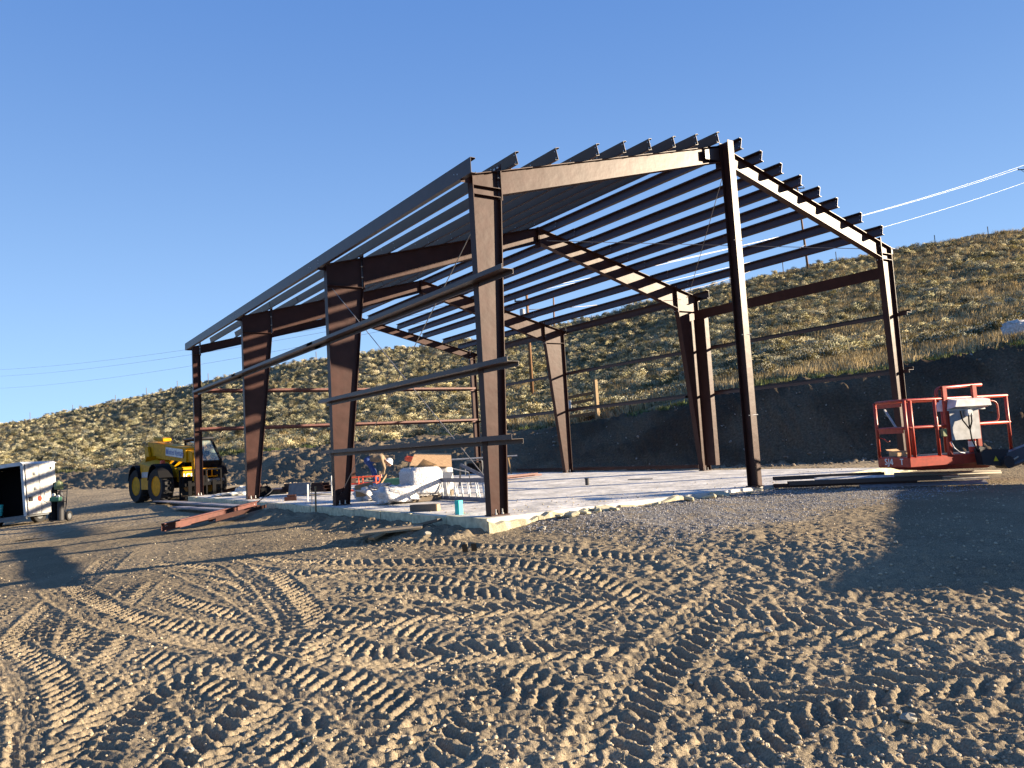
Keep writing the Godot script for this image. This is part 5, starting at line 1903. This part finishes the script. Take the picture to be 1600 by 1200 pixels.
func scatter(n: String, meshes: Array, m: Material, spots: Array) -> void:
	# spots: [position, scale, tint] dealt out over the meshes
	var all := Node3D.new()
	all.name = n
	all.set_meta("kind", "stuff")
	add_child(all, true)
	for k in meshes.size():
		var mine := []
		for i in range(k, spots.size(), meshes.size()):
			mine.append(spots[i])
		if mine.is_empty():
			continue
		var mm := MultiMesh.new()
		mm.transform_format = MultiMesh.TRANSFORM_3D
		mm.use_colors = true
		mm.mesh = meshes[k]
		mm.instance_count = mine.size()
		for i in mine.size():
			var s: Array = mine[i]
			var b := Basis(Vector3.UP, rng.randf() * TAU)
			if s.size() > 3:
				b = Basis.from_euler(Vector3(rng.randf() * TAU, rng.randf() * TAU, rng.randf() * TAU))
			mm.set_instance_transform(i, Transform3D(b.scaled(s[1]), s[0]))
			mm.set_instance_color(i, s[2])
		var o := MultiMeshInstance3D.new()
		o.multimesh = mm
		o.material_override = m
		o.name = numbered(n, all)
		o.set_meta("kind", "stuff")
		all.add_child(o, true)

func hill_height(x: float, z: float) -> float:
	return terrain(x, z) + 0.35 * n_roll.get_noise_2d(x * 0.12, z * 0.12) + 0.12 * n_mid.get_noise_2d(x * 0.1, z * 0.1)

func build_plants() -> void:
	var sage := []
	for i in 4:
		sage.append(sage_mesh(100 + i, 460, [1.0, 1.1, 0.9, 1.2][i], [1.0, 0.85, 1.15, 0.9][i], [Color(0.49, 0.45, 0.305), Color(0.455, 0.43, 0.30), Color(0.51, 0.46, 0.30), Color(0.41, 0.40, 0.28)][i]))
	var grass := []
	for i in 3:
		grass.append(grass_mesh(200 + i, 44, 0.36, 0.42, [Color(0.47, 0.37, 0.20), Color(0.42, 0.345, 0.20), Color(0.44, 0.325, 0.16)][i]))
	var weed := [grass_mesh(301, 40, 0.3, 0.24, Color(0.19, 0.19, 0.09)), grass_mesh(302, 40, 0.35, 0.25, Color(0.14, 0.17, 0.06))]
	var bushes := []
	var tufts := []
	var weeds := []
	var tries := 0
	while tries < 36000:
		tries += 1
		# denser near the foot of the hill, where the single plants show
		var t := rng.randf_range(-0.95, 0.95)
		var f := pow(rng.randf(), 1.35)
		var q := row(t)
		var d := lerpf(q[2] + 0.5, q[4] + 12.0, f)
		var p := site(t * d, d)
		var dd := d - q[2]
		var n := n_patch.get_noise_2d(p.x * 0.35, p.y * 0.35) + 0.5 * n_patch.get_noise_2d(p.x * 1.3 + 70.0, p.y * 1.3)
		var bench := 3.0 + 9.0 * smoothstep(-0.1, 0.2, t)
		var pos := Vector3(p.x, hill_height(p.x, p.y), p.y)
		if dd > bench * (0.6 + n) and n > -0.40 + (0.42 * smoothstep(0.25, 0.5, t)):
			var s := rng.randf_range(0.75, 1.35) * (1.0 + 0.3 * n)
			var v := rng.randf_range(0.88, 1.12)
			bushes.append([pos, Vector3(s, s * rng.randf_range(0.6, 0.85), s), Color(v, v, v * rng.randf_range(0.88, 1.06)), d])
		elif dd < 3.0 and n > 0.2:
			weeds.append([pos, Vector3.ONE * rng.randf_range(0.6, 1.5), Color(1, 1, 1)])
		elif dd > 2.4:
			var s := rng.randf_range(0.6, 1.2)
			var v := rng.randf_range(0.75, 1.2)
			tufts.append([pos, Vector3(s, s * rng.randf_range(0.8, 1.3), s), Color(v, v, v)])
	# extra dry grass along the bench on top of the bank and between the bushes
	for i in 17000:
		var t := rng.randf_range(-0.9, 0.95)
		var q := row(t)
		var d := q[2] + 2.6 + pow(rng.randf(), 1.6) * (16.0 + 40.0 * smoothstep(-0.1, 0.3, t))
		var p := site(t * d, d)
		if n_patch.get_noise_2d(p.x * 0.8 + 9.0, p.y * 0.8) < -0.3:
			continue
		var s := rng.randf_range(0.6, 1.3)
		var v := rng.randf_range(0.75, 1.25)
		tufts.append([Vector3(p.x, hill_height(p.x, p.y), p.y), Vector3(s, s * rng.randf_range(0.7, 1.3), s), Color(v, v, v)])
	# rough yellow grass all over the right part of the hill
	for i in 13000:
		var t := rng.randf_range(0.12, 0.9)
		var q := row(t)
		var d := lerpf(q[2] + 6.0, q[4], pow(rng.randf(), 1.2))
		var p := site(t * d, d)
		if n_patch.get_noise_2d(p.x * 0.5 + 9.0, p.y * 0.5) < -0.15:
			continue
		var s := rng.randf_range(0.8, 1.7)
		var v := rng.randf_range(0.45, 0.85)
		tufts.append([Vector3(p.x, hill_height(p.x, p.y), p.y), Vector3(s, s * rng.randf_range(0.6, 1.0), s), Color(v, v, v)])
	for i in 420:
		var t := rng.randf_range(-0.6, 0.9)
		var q := row(t)
		var d := q[2] + rng.randf_range(-0.6, 1.6)
		var p := site(t * d, d)
		if n_patch.get_noise_2d(p.x * 0.9, p.y * 0.9) > 0.12:
			weeds.append([Vector3(p.x, terrain(p.x, p.y) + 0.05, p.y), Vector3.ONE * rng.randf_range(0.6, 1.4), Color(1, 1, 1)])
	bushes.sort_custom(func(a, b): return a[3] < b[3])
	for i in mini(300, bushes.size()):
		var s: Array = bushes[i]
		var o := put_mesh("sagebrush", sage[i % 4], mat.leaf)
		o.position = s[0]
		o.rotation.y = rng.randf() * TAU
		o.scale = s[1]
		var pr := along(s[0].x, s[0].z)
		var t := pr.x / pr.y
		var where := "behind the white trailer"
		for e in [[-0.54, "between the trailer and the telehandler"], [-0.47, "behind the yellow telehandler"], [-0.37, "seen through the far left bay of the frame"], [-0.27, "seen between the two tapered left columns"],
			[-0.16, "seen between the second left column and the corner column"], [-0.03, "behind the near left corner column"], [0.03, "left of the timber gate"], [0.11, "right of the timber gate"], [0.20, "seen beside the tapered right column with the jamb"],
			[0.29, "behind the gable post"], [0.36, "seen under the door header"], [0.46, "behind the right corner column"], [0.54, "above the cut bank behind the lift"], [0.64, "above the cut bank at the right edge"]]:
			if t > e[0]:
				where = e[1]
		var size := "small" if s[1].x < 0.85 else "broad" if s[1].x > 1.2 else "middling"
		tag(o, "%s grey-green sagebrush bush %s" % [size, where], "sagebrush", "sagebrush bushes on the lower hillside")
	scatter("far_sagebrush", sage, mat.leaf, bushes.slice(300))
	scatter("dry_grass", grass, mat.leaf, tufts)
	scatter("green_weeds", weed, mat.leaf, weeds)

func build_stones() -> void:
	var rocks := []
	for i in 4:
		rocks.append(rock_mesh(400 + i))
	var pebbles := []
	var clods := []
	for i in 26000:
		var d := 2.6 + pow(rng.randf(), 1.7) * 13.0
		var r := rng.randf_range(-0.72, 0.72) * (d + 0.6)
		var p := site(r, d)
		if on_slab(p.x, p.y):
			continue
		var y := terrain(p.x, p.y) + detail(p.x, p.y, d)
		var dens := 0.35 + 0.5 * smoothstep(-4.5, -2.0, p.x + 0.25 * p.y)
		if rng.randf() > dens + 0.4 * n_patch.get_noise_2d(p.x * 3.0, p.y * 3.0):
			continue
		var s := 0.006 + 0.020 * pow(rng.randf(), 4.0)
		if i % 9 == 0:
			s *= 0.8
			var v := rng.randf_range(0.7, 1.35)
			pebbles.append([Vector3(p.x, y + s * 0.2, p.y), Vector3(s, s * 0.75, s), Color(v * 0.29, v * 0.255, v * 0.20), 1])
		else:
			var c := dirt(p.x, p.y, d) * 0.8
			s *= 1.4
			clods.append([Vector3(p.x, y + s * 0.15, p.y), Vector3(s, s * 0.8, s), c, 1])
	# crushed gravel before the slab
	for i in 6000:
		var x := rng.randf_range(0.2, 8.5)
		var z := 0.45 + pow(rng.randf(), 1.4) * 3.0
		var p := along(x, z)
		var s := rng.randf_range(0.010, 0.026)
		var v := rng.randf_range(0.7, 1.4)
		pebbles.append([Vector3(x, terrain(x, z) + detail(x, z, p.y) + s * 0.2, z), Vector3(s, s * 0.8, s), Color(0.26 * v, 0.26 * v, 0.27 * v), 1])
	var pm := []
	for r in rocks:
		pm.append(r)
	scatter("pebbles", pm, mat.body, pebbles)
	scatter("dirt_clods", pm, mat.body, clods)
	# pale stones in the dark cut bank
	var bank := []
	for i in 420:
		var t := rng.randf_range(0.0, 0.75)
		var q := row(t)
		var d := lerpf(q[0], q[2], rng.randf())
		var p := site(t * d, d)
		var s := 0.03 + 0.11 * pow(rng.randf(), 4.0)
		var v := rng.randf_range(0.6, 1.3)
		bank.append([Vector3(p.x, terrain(p.x, p.y) + 0.03, p.y), Vector3.ONE * s, Color(0.30 * v, 0.27 * v, 0.23 * v), 1])
	for i in 900:
		var t := rng.randf_range(-0.4, 0.8)
		var q := row(t)
		var d := lerpf(q[0] - 0.8, q[2], pow(rng.randf(), 2.6))
		var p := site(t * d, d)
		var s := 0.04 + 0.16 * pow(rng.randf(), 4.0)
		var v := rng.randf_range(0.7, 1.2)
		bank.append([Vector3(p.x, terrain(p.x, p.y) + 0.02, p.y), Vector3(s, s * 0.7, s), Color(0.19 * v, 0.15 * v, 0.105 * v) * (1.5 if t < 0.0 else 1.0), 1])
	scatter("bank_stones", pm, mat.body, bank)
	# mud and crumbs trodden onto the slab edge
	var crumbs := []
	for i in 900:
		var e := pow(rng.randf(), 3.0)
		var x := rng.randf_range(0.0, W)
		var z := -0.1 - e * 3.0
		if i % 2 == 0:
			x = 0.05 + e * 3.0
			z = rng.randf_range(-19.0, -0.1)
		var s := 0.008 + 0.03 * pow(rng.randf(), 3.0)
		crumbs.append([Vector3(x, s * 0.2, z), Vector3(s, s * 0.6, s), Color(0.38, 0.31, 0.21), 1])
	scatter("slab_crumbs", pm, mat.body, crumbs)
	# single stones that stand out
	var singles := [[-0.9, -0.3, 0.10, "pale fist-sized stone in the dirt below the left front column"], [-5.3, 4.9, 0.05, "pale stone in the tyre ruts at the lower left"], [-2.37, 7.65, 0.07, "rounded stone in the loose dirt at the lower right"], [-1.6, 6.2, 0.06, "small pale stone in the churned dirt of the foreground"], [0.3, 0.9, 0.09, "grey stone lying against the torn foam near the corner"]]
	for s in singles:
		var o := put_mesh("stone", rocks[0], mat.stone_pale)
		o.position = Vector3(s[0], terrain(s[0], s[1]) + detail(s[0], s[1], along(s[0], s[1]).y) + 0.02, s[1])
		o.scale = Vector3(s[2] * 1.3, s[2] * 0.9, s[2])
		o.rotation.y = rng.randf() * 6.0
		tag(o, s[3], "stone")
	var wb := MB.new(true)
	sack(wb, Vector3.ZERO, Vector3(1.3, 1.1, 1.1), 77, 0.15)
	var o := put("white_boulder", wb, mat.white_dirty)
	o.position = Vector3(30.2, terrain(30.2, -4.9) - 0.1, -4.9)
	tag(o, "whitish boulder at the right end of the hillside above the bank", "boulder")

# ---------------------------------------------------------------- assembly
func _ready() -> void:
	rng.seed = 20240917
	var cam := Camera3D.new()
	cam.name = "camera"
	cam.fov = 52.34
	cam.near = 0.05
	cam.far = 2000.0
	cam.transform = Transform3D(Basis(Vector3.UP, YAW) * Basis(Vector3.RIGHT, PITCH) * Basis(Vector3.BACK, ROLL), EYE)
	add_child(cam)
	cam.current = true
	var sky := ProceduralSkyMaterial.new()
	sky.sky_top_color = Color(0.172, 0.292, 0.475)
	sky.sky_horizon_color = Color(0.455, 0.567, 0.672)
	sky.sky_curve = 0.19
	sky.sky_energy_multiplier = 0.95
	sky.ground_bottom_color = Color(0.22, 0.19, 0.15)
	sky.ground_horizon_color = Color(0.455, 0.567, 0.672)
	sky.ground_curve = 0.02
	sky.ground_energy_multiplier = 0.5
	sky.sun_angle_max = 3.0
	var env := Environment.new()
	env.background_mode = Environment.BG_SKY
	env.sky = Sky.new()
	env.sky.sky_material = sky
	env.tonemap_mode = Environment.TONE_MAPPER_LINEAR
	env.tonemap_exposure = 3.7
	env.sdfgi_enabled = true
	env.ssao_enabled = true
	env.ssil_enabled = true
	var we := WorldEnvironment.new()
	we.name = "environment"
	we.environment = env
	add_child(we)
	var sun := DirectionalLight3D.new()
	sun.name = "sun"
	sun.light_color = Color(1.0, 0.915, 0.79)
	sun.light_energy = 1.6
	sun.light_angular_distance = 0.5
	sun.shadow_enabled = true
	sun.look_at_from_position(Vector3.ZERO, -Vector3(0.803, 0.26, 0.596))
	add_child(sun)
	for e in [[n_roll, 0.55, 11, 2], [n_mid, 3.6, 12, 3], [n_clod, 8.0, 13, 2], [n_fine, 22.0, 14, 3], [n_small, 9.0, 16, 2], [n_patch, 0.35, 15, 3]]:
		e[0].noise_type = FastNoiseLite.TYPE_SIMPLEX_SMOOTH
		e[0].frequency = e[1]
		e[0].seed = e[2]
		e[0].fractal_octaves = e[3]
	n_clod.noise_type = FastNoiseLite.TYPE_CELLULAR
	n_clod.cellular_return_type = FastNoiseLite.RETURN_DISTANCE
	n_clod.fractal_octaves = 1
	make_materials()
	smooth_table()
	press_tracks()
	build_ground()
	build_slab()
	build_frame()
	build_telehandler()
	build_trailer()
	build_hand_truck()
	build_lift()
	build_site()
	build_person()
	build_poles()
	build_stones()
	build_plants()
